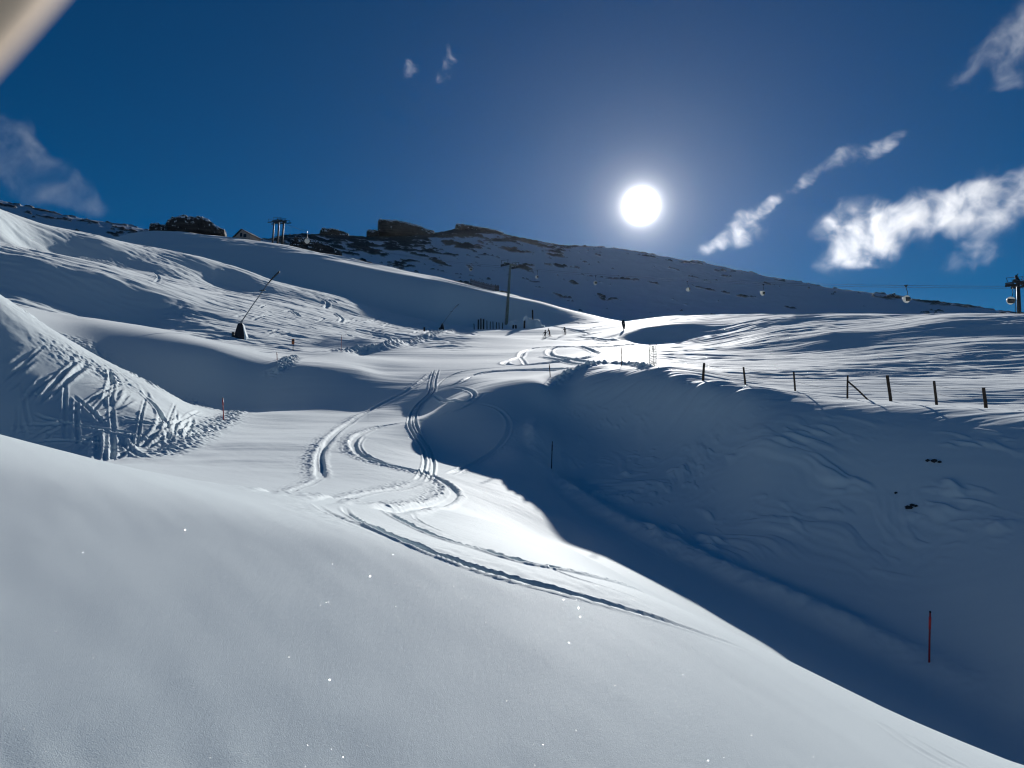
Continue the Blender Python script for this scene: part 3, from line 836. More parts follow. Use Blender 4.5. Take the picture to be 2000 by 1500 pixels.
def obj(name, bm, mat, parent=None, smooth=False, loc=None):
    me = bpy.data.meshes.new(name)
    bmesh.ops.recalc_face_normals(bm, faces=bm.faces[:])
    bm.to_mesh(me); bm.free()
    me.materials.append(mat)
    if smooth:
        me.polygons.foreach_set('use_smooth', np.ones(len(me.polygons), dtype=bool))
    o = bpy.data.objects.new(name, me); COL.objects.link(o)
    if parent is not None:
        o.parent = parent
    if loc is not None:
        o.location = loc
    return o


def copy_tree(o, parent=None):
    c = o.copy(); COL.objects.link(c)
    if parent is not None:
        c.parent = parent
    for ch in [k for k in COL.objects if k.parent == o]:
        copy_tree(ch, c)
    return c


def tube(bm, pts, rad, seg=8, cap=True):
    pts = [Vector(p) for p in pts]
    if isinstance(rad, (int, float)):
        rad = [rad] * len(pts)
    rings = []
    for i, p in enumerate(pts):
        d = (pts[min(i + 1, len(pts) - 1)] - pts[max(i - 1, 0)]).normalized()
        up = Vector((0, 0, 1)) if abs(d.z) < 0.95 else Vector((1, 0, 0))
        a = d.cross(up).normalized(); b = d.cross(a).normalized()
        rings.append([bm.verts.new(p + (a * math.cos(2 * math.pi * k / seg) + b * math.sin(2 * math.pi * k / seg)) * rad[i]) for k in range(seg)])
    for r0, r1 in zip(rings[:-1], rings[1:]):
        for k in range(seg):
            bm.faces.new((r0[k], r0[(k + 1) % seg], r1[(k + 1) % seg], r1[k]))
    if cap:
        bm.faces.new(rings[0]); bm.faces.new(rings[-1][::-1])
    return bm


def box(bm, c, s, rot=None, bevel=0.0):
    mat = Matrix.Translation(Vector(c)) @ (rot.to_4x4() if rot is not None else Matrix()) @ Matrix.Diagonal((s[0], s[1], s[2], 1))
    r = bmesh.ops.create_cube(bm, size=1.0, matrix=mat)
    if bevel:
        es = list({e for v in r['verts'] for e in v.link_edges})
        bmesh.ops.bevel(bm, geom=es, offset=bevel, segments=1, affect='EDGES')
    return bm


def top_height(base, u, v):
    """height above base at which a thing standing there meets picture row v"""
    t = float(pix_dir(u, v)[1])
    return t * math.hypot(base.x, base.y) - base.z


def side_px(base, px):
    """metres spanned by px picture pixels at that distance"""
    return px * math.hypot(base.x, base.y) / F


# ------------------------------------------------------------------ piste marker poles
POLE_G = 'piste marker poles along the run'
for (u, vb, ut, vt, r, mkey, rad, lab) in (
    (1815, 1306, 1820, 1196, 22.6, 'redpole', 0.026, 'dark red marker pole with a bright red band, nearest one, on the shaded bank'),
    (1077, 926, 1079, 863, 40.4, 'pole', 0.026, 'plain dark marker pole in the shade beside the dark side of the run'),
    (437, 822, 434, 777, 50.0, 'redpole', 0.034, 'red marker pole at the foot of the tracked bank on the left'),
    (541, 724, 540, 688, 74.0, 'redpole', 0.034, 'red marker pole on a snow lump above the dark hollow, below the orange board'),
    (1075, 760, 1073, 712, 55.5, 'pole', 0.034, 'thin marker pole at the left end of the lumpy cut snow edge'),
    (1214, 722, 1214, 679, 57.5, 'pole', 0.030, 'thin marker pole behind the lumpy cut snow edge, left of the net'),
    (666, 688, 667, 655, 90.0, 'redpole', 0.025, 'thin faint marker pole at the start of the snow berm under the left hillside'),
):
    b = at_range(u, r, vb)
    h = top_height(b, ut, vt)
    lean = side_px(b, ut - u)
    t = thing('marker_pole', b, lab, 'marker pole', POLE_G)
    tip = Vector((lean, 0, h))
    bm = bmesh.new(); tube(bm, [Vector((-0.1 * lean, 0, -0.25)), tip * 0.5, tip], [rad, rad * .95, rad * .8], 10)
    obj('shaft', bm, M[mkey], t, True)
    bm = bmesh.new(); tube(bm, [tip * 0.66, tip * 0.9], rad * 1.18, 10); obj('reflective_band', bm, M['band'] if r < 30 else M[mkey], t, True)
    bm = bmesh.new(); tube(bm, [tip * 0.985, tip * 1.0, tip * 1.02], [rad * .9, rad * 1.15, rad * .6], 10); obj('tip', bm, M['black'], t, True)

# ------------------------------------------------------------------ fence posts on the crest of the right bank
FP = [(1373, 744, 1376, 709, 'leftmost fence post on the bank crest, leaning a little to the right'),
      (1456, 753, 1453, 717, 'slim fence post standing second from the left on the bank crest'),
      (1553, 766, 1551, 726, 'slim fence post between the second post and the braced one'),
      (1654, 777, 1656, 733, 'thin fence post held by a slanting brace on its right'),
      (1739, 782, 1734, 733, 'stout fence post right of the braced post, leaning left'),
      (1828, 789, 1825, 744, 'fence post between the stout leaning post and the rightmost one'),
      (1924, 797, 1921, 757, 'short rightmost fence post on the bank crest')]
for k, (u, vb, ut, vt, lab) in enumerate(FP):
    r = float(np.interp(u, [1060, 1200, 1375, 1455, 1655, 1922, 2150], [56, 51, 45, 44, 42.5, 41, 40]))
    b = at_range(u, r)
    h = top_height(b, ut, vt); lean = side_px(b, ut - u)
    w = (0.078, 0.058, 0.052, 0.05, 0.08, 0.066, 0.08)[k]
    t = thing('fence_post', b, lab, 'fence post', 'wooden fence posts along the bank crest')
    bm = bmesh.new()
    tube(bm, [(-.15 * lean, 0, -0.35), (0.3 * lean, 0, h * .3), (lean * .7, 0.01, h * .7), (lean, 0, h - .03), (lean, 0, h)], [w, w * .97, w * .93, w * .9, w * .7], 9)
    obj('post', bm, M['wood'], t)
    if k == 3:
        bm = bmesh.new(); p0 = Vector((lean * .75, 0, h * .76)); p1 = Vector((side_px(b, 38), -0.1, -0.1))
        p1.z = ground_z(b.x + p1.x, b.y + p1.y) - b.z - 0.1
        tube(bm, [p0, p0.lerp(p1, .5) + Vector((0, 0, .03)), p1], 0.045, 8); obj('brace', bm, M['wood'], t)
        bm = bmesh.new(); tube(bm, [p0.lerp(p1, .28) + Vector((-.05, 0, .06)), p0.lerp(p1, .28) + Vector((.06, 0, -.03))], 0.05, 8); obj('bracket', bm, M['dark'], t)

fence_posts = [o for o in COL.objects if o.name.startswith('fence_post')]
for hz, lab in ((0.55, 'lower sagging wire of the fence on the bank crest'), (0.95, 'upper sagging wire of the fence on the bank crest')):
    pts = []
    for a, c in zip(fence_posts[:-1], fence_posts[1:]):
        for k in range(8):
            f = k / 8
            pts.append(a.location.lerp(c.location, f) + Vector((0, -.08, hz - .5 * f * (1 - f))))
    pts.append(fence_posts[-1].location + Vector((0, -.08, hz)))
    bm = bmesh.new(); tube(bm, [p - pts[0] for p in pts], .006, 4)
    o = obj('fence_wire', bm, M['rope'], None); o.location = pts[0]; tag(o, lab, 'wire', 'wires of the fence')

# ------------------------------------------------------------------ signboards
for (u, r, vt, hb, wb, lab) in ((571, 88, 662, 0.62, 0.32, 'orange board on a thin post beside the run, above the dark hollow'),
                                (828, 172, 639, 0.95, 0.42, 'tiny dark board on a post left of the distant snow lance')):
    b = at_range(u, r); h = top_height(b, u, vt)
    t = thing('signboard', b, lab, 'sign', 'signboards beside the run')
    bm = bmesh.new(); tube(bm, [(0, 0, -.3), (0, 0, h - .05)], 0.04, 8); obj('post', bm, M['wood'], t)
    bm = bmesh.new(); box(bm, (0, -0.05, h - hb / 2), (wb, 0.04, hb), bevel=.01); obj('board', bm, M['orange'] if u == 571 else M['dark'], t)
    bm = bmesh.new(); box(bm, (0, -0.075, h - hb * .28), (wb * .8, 0.012, hb * .3)); obj('dark_field', bm, M['black'], t)

# ------------------------------------------------------------------ snow lances
def make_lance(b, label):
    t = thing('snow_lance', b, label, 'snow lance', 'snow lances on the left hillside')
    bm = bmesh.new()                                   # padded tapering block round the foot
    for z, w, d in ((-.4, 1.22, 1.0), (0.05, 1.2, 1.0), (.7, .98, .8), (1.25, .72, .62), (1.62, .56, .5), (1.7, .46, .42)):
        for sx, sy in ((-1, -1), (1, -1), (1, 1), (-1, 1)):
            bm.verts.new((sx * w / 2 - 0.10 * (1 - z / 1.7) * 0, sy * d / 2, z))
    bm.verts.ensure_lookup_table()
    for k in range(5):
        for j in range(4):
            a = k * 4 + j; c = k * 4 + (j + 1) % 4
            bm.faces.new((bm.verts[a], bm.verts[c], bm.verts[c + 4], bm.verts[a + 4]))
    bm.faces.new([bm.verts[20 + j] for j in range(4)]); bm.faces.new([bm.verts[j] for j in (3, 2, 1, 0)])
    bmesh.ops.bevel(bm, geom=bm.edges[:], offset=0.05, segments=1, affect='EDGES')
    pad = obj('padded_base', bm, M['pad'], t)
    bm = bmesh.new()                                   # sunlight on the flank of the padding, put in as a white slab
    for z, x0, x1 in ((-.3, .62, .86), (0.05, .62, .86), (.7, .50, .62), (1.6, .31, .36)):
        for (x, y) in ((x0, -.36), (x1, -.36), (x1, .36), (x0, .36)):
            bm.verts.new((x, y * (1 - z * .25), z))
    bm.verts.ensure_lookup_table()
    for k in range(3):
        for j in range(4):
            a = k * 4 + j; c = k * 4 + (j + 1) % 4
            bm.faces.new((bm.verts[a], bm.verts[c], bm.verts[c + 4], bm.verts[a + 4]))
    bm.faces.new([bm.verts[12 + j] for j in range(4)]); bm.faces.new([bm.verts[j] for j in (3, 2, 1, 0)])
    obj('sunlit_flank', bm, SNOW, pad)
    bm = bmesh.new(); box(bm, (-.80, -.1, .33), (.3, .4, .62), bevel=.04); tube(bm, [(-.66, -.1, .5), (-.45, -.1, .7)], .05); obj('valve_box', bm, M['dark'], t)
    bm = bmesh.new(); tube(bm, [(-.05, 0, 1.6), (.1, 0, 1.9), (.2, 0, 2.1)], [.16, .14, .10], 8); box(bm, (-.12, 0, 1.95), (.34, .12, .1)); obj('hinge', bm, M['steel'], t)
    pts = [(.12, 0, 1.95), (1.3, 0, 3.8), (2.4, 0, 5.4), (3.2, 0, 6.6), (3.75, 0, 7.25), (4.45, 0, 7.95)]
    bm = bmesh.new(); tube(bm, pts[:4], [.075, .07, .065, .06], 8); obj('lance_pole', bm, M['steel'], t, True)
    bm = bmesh.new(); tube(bm, pts[3:], [.07, .095, .10], 8); box(bm, (4.5, 0, 8.0), (.2, .2, .16), bevel=.03); obj('nozzle_head', bm, M['dark'], t)
    bm = bmesh.new(); box(bm, (2.6, 0, 5.75), (.5, .12, .1)); tube(bm, [(2.55, 0, 5.7), (2.2, -.04, 5.75)], .04); obj('cable_clamp', bm, M['dark'], t)
    return t


make_lance(at_range(467, 95.0), 'large snow lance with a black padded foot, nearest on the left hillside')
b2 = at_range(863, 196.0)
l2 = copy_tree([o for o in COL.objects if o.name == 'snow_lance'][0]); l2.location = b2; l2.scale = (0.95, 1.0, 0.85)
l2['label'] = 'small far snow lance by the snow berm under the hillside crest'

# ------------------------------------------------------------------ safety net, stakes, snow fence
p0 = at_range(1282, 57.0); p1 = at_range(1276, 59.5); p2 = at_range(1268.5, 62.5)
t = thing('safety_net', p0, 'grey green safety net running away from the viewer beside the run', 'safety net')
pp = [p0 - p0, p1 - p0, p2 - p0]
for q, hh in zip(pp, (1.85, 1.8, 1.75)):
    bm = bmesh.new(); tube(bm, [q + Vector((0, 0, -.3)), q + Vector((0.03, 0, hh))], .018, 6); obj('net_pole', bm, M['dark'], t)
bm = bmesh.new()
for a, c, n in ((pp[0], pp[1], 5), (pp[1], pp[2], 6)):
    for k in range(n + 1):
        q = a.lerp(c, k / n)
        w = 0.05 * math.sin(k * 2.1)
        tube(bm, [q + Vector((w, 0, .05)), q + Vector((-w, 0, .9)), q + Vector((w, 0, 1.75))], .012, 4)
    for k in range(9):
        z = .08 + k * .205
        tube(bm, [a + Vector((0, 0, z)), a.lerp(c, .5) + Vector((0.04, 0, z - .06)), c + Vector((0, 0, z))], .014, 4)
obj('mesh', bm, M['net'], t)

# dark stakes by the mast
ST = [(934, 640, 624), (939, 641, 622), (944, 640, 623), (951, 638, 626), (957, 637, 628), (963, 637, 628), (969, 638, 629), (975, 639, 630), (981, 640, 630),
      (926, 642, 632), (1024, 650, 626), (1041, 640, 605), (1002, 652, 643), (1008, 654, 644)]
for k, (u, vb, vt) in enumerate(ST):
    b = at_range(u, 200.0 if k != 11 else 214.0)
    h = max(1.0, top_height(b, u, vt)); w = (.22 if k < 3 else .13 if k < 10 else .24)
    if k < 3:
        lab = ('tall thick dark stake, left one of three close together beside the lift mast', 'tall thick dark stake in the middle of three beside the lift mast', 'tall thick dark stake, right one of three close together beside the lift mast')[k]
    elif k < 9:
        lab = 'short dark stake in the row between the three thick stakes and the lift mast'
    elif k == 9:
        lab = 'lone short stake just left of the three thick stakes'
    else:
        lab = ('padded dark post between the two heaps of pushed-up snow', 'dark green post sticking out behind the right snow heap', 'low stump at the foot of the left snow heap', 'second low stump right of the first at the snow heap')[k - 10]
    bm = bmesh.new(); dx = .1 * math.sin(k * 3.3)
    tube(bm, [(0, 0, -.6), (dx * .5, 0, h * .5), (dx, 0, h - .06), (dx, 0, h)], [w, w * .95, w * .9, w * .6], 8)
    o = obj('stake', bm, M['wood'], None); o.location = b
    tag(o, lab, 'stake', 'dark stakes beside the lift mast')

# picket snow fence on the crest of the second hill
t = None
fa = [(918, 557, 545), (930, 559, 547), (942, 562, 549), (954, 565, 551), (966, 569, 556), (975, 572, 559)]
bases = [at_range(u, float(np.interp(u, [860, 920, 1000], [294, 284, 272]))) for (u, _, _) in fa]
t = thing('snow_fence', bases[0], 'dark picket snow fence along the crest of the second hill', 'snow fence')
bm = bmesh.new()
for i in range(len(bases) - 1):
    for k in range(7):
        q = bases[i].lerp(bases[i + 1], k / 7) - bases[0]
        q.z = ground_z(q.x + bases[0].x, q.y + bases[0].y) - bases[0].z
        hh = 2.0 + .25 * math.sin(i * 3 + k * 1.7)
        box(bm, q + Vector((0, 0, hh / 2)), (.20, .05, hh + .8))
obj('pickets', bm, M['wood'], t)
bm = bmesh.new()
for zz in (.7, 1.6):
    tube(bm, [p - bases[0] + Vector((0, .08, zz)) for p in bases], .06, 5)
obj('wire', bm, M['rope'], t)
for p in bases[::2]:
    bm = bmesh.new(); tube(bm, [p - bases[0] + Vector((0, .1, -.5)), p - bases[0] + Vector((0, .1, 2.3))], .09, 6); obj('post', bm, M['wood'], t)

# ------------------------------------------------------------------ ropeway: masts, ropes, cabins
def make_mast(b, H, lean, label, rz=0.0, rad=(0.55, 0.26), mat='mast', span=4.4, arm=4.8, wheels=True, gh=0.8):
    """H = height of the rope; local x = direction of the rope"""
    t = thing('lift_mast', b, label, 'lift mast', 'masts of the ropeway', rz)
    top = Vector((lean, 0, H))
    bm = bmesh.new(); tube(bm, [(-.15 * lean, 0, -2.5), top * .5, top + Vector((0, 0, .3))], [rad[0], (rad[0] + rad[1]) / 2, rad[1]], 12); obj('mast_tube', bm, M[mat], t, True)
    bm = bmesh.new(); box(bm, top + Vector((0, 0, .1)), (.5, arm + .6, .5), bevel=.05); obj('crossarm', bm, M[mat], t)
    for s in (-1, 1):
        bm = bmesh.new()
        box(bm, top + Vector((0, s * arm / 2, -.1)), (span, .18, .2), bevel=.04)
        for k in (-1, 1):
            box(bm, top + Vector((k * span * .27, s * arm / 2, -.33)), (span * .42, .18, .18))
        tr = obj('sheave_train', bm, M['dark'], t)
        for k in range(8 if wheels else 0):
            bm = bmesh.new()
            x = (-.5 + (k + .5) / 8) * span
            tube(bm, [top + Vector((x, s * arm / 2 - .07, -.55)), top + Vector((x, s * arm / 2 + .07, -.55))], .22, 10)
            obj('sheave_wheel', bm, M['dark'], tr)
        bm = bmesh.new()                                # gantry above the wheels
        tube(bm, [top + Vector((-span * .36, s * arm / 2, .1)), top + Vector((-span * .42, s * arm / 2, .1 + 1.4 * gh))], .09 * gh, 6)
        tube(bm, [top + Vector((span * .30, s * arm / 2, .1)), top + Vector((span * .36, s * arm / 2, .1 + 1.1 * gh))], .09 * gh, 6)
        tube(bm, [top + Vector((-span * .45, s * arm / 2, .1 + 1.45 * gh)), top + Vector((span * .40, s * arm / 2, .1 + 1.05 * gh))], .08 * gh, 6)
        obj('gantry', bm, M['dark'], t)
    bm = bmesh.new()                                    # ladder
    off = rad[0] + .18
    for s in (-.17, .17):
        tube(bm, [(off * -1, s, 0.5), top * 1.0 + Vector((-rad[1] - .18, s, -.4))], .03, 4)
    for k in range(int(H / .6)):
        q = k * .6 / H
        x = -off * (1 - q) + (lean - rad[1] - .18) * q
        tube(bm, [(x, -.17, .5 + k * .58), (x, .17, .5 + k * .58)], .02, 4)
    obj('ladder', bm, M['dark'], t)
    return t, top


bA = at_range(989, 232.0); hA = top_height(bA, 1000, 519)
bB = at_range(1997, 150.0); hB = top_height(bB, 1997, 551)
bC = at_range(545, 338.0); hC = top_height(bC, 546, 433)
dAB = (bB - bA); rzAB = math.atan2(dAB.y, dAB.x)
mA, tA = make_mast(bA, hA, side_px(bA, 11), 'tall grey green lift mast standing behind the row of dark stakes', rz=rzAB + .12, span=3.8)
mB, tB = make_mast(bB, hB, 0.05, 'dark lift mast at the right edge against the sky', rz=rzAB, rad=(.36, .26), mat='dark', span=3.0, arm=2.6, gh=0.5)
bm = bmesh.new(); tube(bm, [tB + Vector((0, 0, .2)), tB + Vector((-.25, 0, 1.2)), tB + Vector((.1, 0, 1.5))], [.34, .22, .1], 8); obj('lifting_hook', bm, M['dark'], mB)
dAC = (bA - bC); rzAC = math.atan2(dAC.y, dAC.x)
mC, tC = make_mast(bC, hC, side_px(bC, 3), 'right lift mast of the three close together beside the hut on the second hill', rz=rzAC + .5, rad=(.42, .3), mat='dark', span=5.4, arm=3.2, wheels=False)
for (u, ut, vt, r, lab) in ((536, 537, 431, 343.0, 'middle lift mast of the three close together beside the hut'), (526, 526, 434, 347.0, 'left lift mast of the three close together beside the hut')):
    b = at_range(u, r)
    c = copy_tree(mC); c.location = b; c['label'] = lab
    c.scale = (0.9, 0.9, top_height(b, ut, vt) / hC)


def mast_point(b, rz, tp, s, arm):
    q = Matrix.Rotation(rz, 3, 'Z') @ (tp + Vector((0, s * arm / 2, -.8)))
    return b + q


spans = []
for s, lab in ((-1, 'near rope of the ropeway crossing below the sun to the right mast'), (1, 'far rope of the ropeway crossing below the sun to the right mast')):
    a = mast_point(bA, rzAB + .12, tA, s, 4.8); b = mast_point(bB, rzAB, tB, s, 2.6); c = mast_point(bC, rzAC + .5, tC, s, 3.2)
    beyond = b + (b - a).normalized() * 60 + Vector((0, 0, 1.5))
    pts = []
    for (p, q, sag, n) in ((c, a, 3.4, 30), (a, b, 1.5, 44), (b, beyond, .8, 8)):
        for k in range(n):
            f = k / n
            pts.append(p.lerp(q, f) - Vector((0, 0, 4 * sag * f * (1 - f))))
    pts.append(beyond)
    base = pts[0].copy()
    bm = bmesh.new(); tube(bm, [p - base for p in pts], .03, 5)
    o = obj('haul_rope', bm, M['rope'], None); o.location = base; tag(o, lab, 'rope', 'ropes of the ropeway')
    spans.append((c, a, b, beyond))


def rope_at(s, u):
    """point of a rope over picture column u"""
    c, a, b, e = spans[s]
    best = None
    for (p, q, sag) in ((c, a, 3.4), (a, b, 1.5), (b, e, .8)):
        for k in range(400):
            f = k / 400
            w = p.lerp(q, f) - Vector((0, 0, 4 * sag * f * (1 - f)))
            uu_ = 1000 + F * w.x / (w.y * cp + w.z * sp)
            if best is None or abs(uu_ - u) < best[0]:
                best = (abs(uu_ - u), w)
    return best[1]


def make_cabin(label):
    t = thing('gondola', (0, 0, 0), label, 'gondola', 'gondolas hanging on the ropeway')
    bm = bmesh.new()
    bmesh.ops.create_uvsphere(bm, u_segments=20, v_segments=14, radius=1)
    for v in bm.verts:
        x, y, z = v.co
        k = 1.0 if z > 0 else 1.0 - .18 * z * z
        v.co = (x * .86 * k, y * .86 * k, z * (.85 if z > 0 else .92))
    obj('cabin', bm, M['bubble'], t, True, (0, 0, -3.15))
    bm = bmesh.new()
    bmesh.ops.create_uvsphere(bm, u_segments=20, v_segments=14, radius=1)
    bmesh.ops.delete(bm, geom=[v for v in bm.verts if v.co.x < -.15 or v.co.z < -.75 or v.co.z > .62], context='VERTS')
    for v in bm.verts:
        x, y, z = v.co
        v.co = (x * .885, y * .885, z * (.87 if z > 0 else .94))
    obj('window', bm, M['glass'], t, True, (0, 0, -3.15))
    bm = bmesh.new(); tube(bm, [(0, 0, 0), (.0, 0, -.7), (.22, 0, -1.4), (.26, 0, -2.0), (.05, 0, -2.4)], [.07, .07, .08, .08, .1], 8); obj('hanger', bm, M['dark'], t, True)
    bm = bmesh.new(); box(bm, (0, 0, .04), (.9, .2, .24), bevel=.04); box(bm, (0, 0, -.2), (.4, .16, .3)); obj('grip', bm, M['dark'], t)
    return t


cab = make_cabin('gondola against the sky between the dark far slope and the right mast')
cabs = [(0, 1768, .8, cab['label']), (0, 1981, .75, 'dark gondola hanging under the arm of the right mast'),
        (1, 1492, .62, 'bright gondola over the far slope, rightmost of those below the skyline'),
        (1, 1343, .62, 'white gondola over the far slope, right of the sun'),
        (1, 1163, .62, 'white gondola over the far slope, left of the sun'),
        (1, 1050, .6, 'small white gondola just right of the tall lift mast'),
        (0, 921, .6, 'small white gondola just left of the tall lift mast'),
        (0, 600, 1.25, 'gondola against the sky right of the three close lift masts')]
for k, (s, u, sc_, lab) in enumerate(cabs):
    c = cab if k == 0 else copy_tree(cab)
    c.location = rope_at(s, u); c.scale = (sc_,) * 3
    c.rotation_euler = (0, (0.0, .25, .1, -.1, .05, .1, .1, 0)[k], rzAB + (.2, -.5, .6, 1.2, .4, .9, .3, 2.6)[k])
    c['label'] = lab

# ------------------------------------------------------------------ hut on the second hill
b = at_range(476, 346.0) - Vector((0, 0, 1.1))
w = side_px(b, 34)
t = thing('hut', b, 'small hut with a dark roof beside the rocks on the second hill', 'hut', rz=-.25)
bm = bmesh.new()
hw, dp, he, hr = w / 2, 4.0, 2.2, 4.6
vs = [(-hw, -dp, -2.5), (hw, -dp, -2.5), (hw, -dp, he), (-.1, -dp, hr), (-hw, -dp, he * .55)]
A = [bm.verts.new(v) for v in vs]; B = [bm.verts.new((v[0], dp, v[2])) for v in vs]
bm.faces.new(A); bm.faces.new(B[::-1])
for k in range(5):
    bm.faces.new((A[k], B[k], B[(k + 1) % 5], A[(k + 1) % 5]))
wall = obj('wall', bm, M['wall'], t)
bm = bmesh.new()
for (xa, za, xb, zb) in ((-hw - .9, he * .55 - .45, -.1, hr + .12), (-.1, hr + .12, hw + .7, he - .3)):
    dx, dz = xb - xa, zb - za; ln = math.hypot(dx, dz); nx, nz = -dz / ln * .25, dx / ln * .25
    A = [bm.verts.new(q) for q in ((xa, -dp - .6, za), (xb, -dp - .6, zb), (xb + nx, -dp - .6, zb + nz), (xa + nx, -dp - .6, za + nz))]
    B = [bm.verts.new((v.co.x, dp + .6, v.co.z)) for v in A]
    bm.faces.new(A); bm.faces.new(B[::-1])
    for k in range(4):
        bm.faces.new((A[k], B[k], B[(k + 1) % 4], A[(k + 1) % 4]))
obj('roof', bm, M['roof'], t)
for (x, z, ww, hh) in ((1.5, 1.9, 1.5, 1.5), (-.4, 2.4, 1.1, 1.7), (-1.2, .55, .7, .7)):
    bm = bmesh.new(); box(bm, (x, -dp - .02, z), (ww, .12, hh), bevel=.02); f = obj('window', bm, M['roof'], t)
    bm = bmesh.new(); box(bm, (x, -dp - .1, z), (ww * .8, .05, hh * .8)); obj('pane', bm, M['glass'], f)

# ------------------------------------------------------------------ rock outcrops
def outcrop(name, prof, r, depth, label, cat='rocks', group=None, seed=1, rough=1.0, surf='near'):
    """prof: (u, top row, bottom row) along the outcrop; lofted with rounded section, strata and cracks"""
    us = np.linspace(prof[0][0], prof[-1][0], 90)
    tp = np.interp(us, [p[0] for p in prof], [p[1] for p in prof]); bt = np.interp(us, [p[0] for p in prof], [p[2] for p in prof])
    rr_ = np.random.RandomState(seed)
    span_v = (bt - tp)
    jag = gnoise(us * 0.35 + seed, us * 0 + seed, 61) * 1.2 + np.round(gnoise(us * 0.16 + seed, us * 0 + .5, 62) * 2.0) * 0.9
    jag = jag - 0.6 * jag.min()
    tp = tp + jag * np.clip(span_v / 12, .25, 1.0) * (1.0 if rough >= 1 else 0.45)
    sec = 30
    rows = []
    for k, u in enumerate(us):
        a, t1 = pix_dir(u, tp[k]); _, t0 = pix_dir(u, bt[k])
        a = float(a); zt = float(t1) * r; zb = float(t0) * r - 2.5
        edge = min(1.0, (k + .6) / 3, (len(us) - .4 - k) / 3)
        ring = []
        for j in range(sec):
            th = 2 * math.pi * j / sec
            cx, cz = math.cos(th), math.sin(th)
            ex = math.copysign(abs(cx) ** .5, cx); ez = math.copysign(abs(cz) ** .5, cz)
            rr = r - depth * .5 * (-ex) * edge
            z = (zt + zb) / 2 + (zt - zb) / 2 * ez
            x, y = rr * math.sin(a), rr * math.cos(a)
            ring.append((x, y, z))
        rows.append(ring)
    arr = np.array(rows)
    px = side_px(Vector((0, r, 0)), 1)
    st = arr[..., 2] + .2 * arr[..., 0]
    n1 = np.round(fbm(st / (4.0 * px) + seed, arr[..., 0] / (30 * px), 3, seed) * 4) / 4 * 4.5 * px
    n2 = fbm(arr[..., 0] / (7 * px), st / (7 * px) + arr[..., 1] / (9 * px), 3, seed + 5) * 2.4 * px
    arr[..., 1] += (n1 + n2) * rough
    arr[..., 2] += fbm(arr[..., 0] / (6 * px), arr[..., 1] / (9 * px), 3, seed + 9) * 1.8 * px * rough
    org = Vector(arr.reshape(-1, 3).mean(0)); org.z = arr[..., 2].min() + 2.0
    bm = bmesh.new()
    V = [[bm.verts.new(Vector(p) - org) for p in ring] for ring in arr]
    for k in range(len(V) - 1):
        for j in range(sec):
            bm.faces.new((V[k][j], V[k][(j + 1) % sec], V[k + 1][(j + 1) % sec], V[k + 1][j]))
    bm.faces.new(V[0]); bm.faces.new(V[-1][::-1])
    o = obj(name, bm, M['rock'], None, False); o.location = org
    return tag(o, label, cat, group)


RG = 'rock outcrops along the skyline'
outcrop('rock_outcrop', [(291, 444, 456), (296, 438, 458), (308, 437, 457), (320, 441, 455), (331, 446, 452)], 352, 9, 'small lone rock on the second hill left of the larger rocks', group=RG, seed=3)
outcrop('rock_outcrop', [(322, 441, 447), (331, 433, 448), (336, 428, 448), (343, 430, 449), (351, 426, 450), (360, 424, 451), (372, 428, 452), (386, 426, 452), (398, 430, 453), (408, 434, 454), (420, 444, 455), (432, 452, 457), (442, 455, 458)], 352, 16, 'long broken rock ridge on the second hill, left of the hut', group=RG, seed=4)
outcrop('rock_outcrop', [(624, 455, 462), (629, 449, 463), (645, 449, 463), (660, 452, 463), (672, 457, 463), (682, 461, 465)], 683, 22, 'low rounded rock on the skyline left of the tilted slab', group=RG, seed=5)
outcrop('rock_outcrop', [(716, 455, 463), (718, 451, 465), (730, 451, 466), (741, 452, 466)], 682, 18, 'small block at the left foot of the tilted slab', group=RG, seed=6)
outcrop('rock_outcrop', [(738, 433, 446), (739.5, 433, 458), (745, 432.5, 459), (760, 433.5, 460), (785, 437, 462), (805, 441, 464), (822, 447, 465), (838, 454, 464), (850, 457, 462)], 680, 30, 'big tilted dark rock slab with a steep left end on the skyline', group=RG, seed=7, rough=.7)
outcrop('rock_outcrop', [(889, 443, 447), (892, 441.5, 451), (905, 442.5, 454), (925, 446, 455), (945, 449, 458), (965, 454, 461), (985, 459, 464)], 684, 26, 'flat rock lip on the skyline right of the tilted slab', group=RG, seed=8, rough=.7)
outcrop('rock_outcrop', [(1733, 577, 582), (1740, 573.5, 583), (1748, 573, 584), (1754, 577, 584), (1759, 581, 585)], 603, 9, 'lone boulder on the far skyline below the right gondola', group=RG, seed=9)
outcrop('rock_outcrop', [(566, 470, 480), (590, 466, 484), (620, 474, 490), (650, 486, 496), (668, 496, 500)], 470, 20, 'dark rock band just behind the three lift masts', group=RG, seed=10)

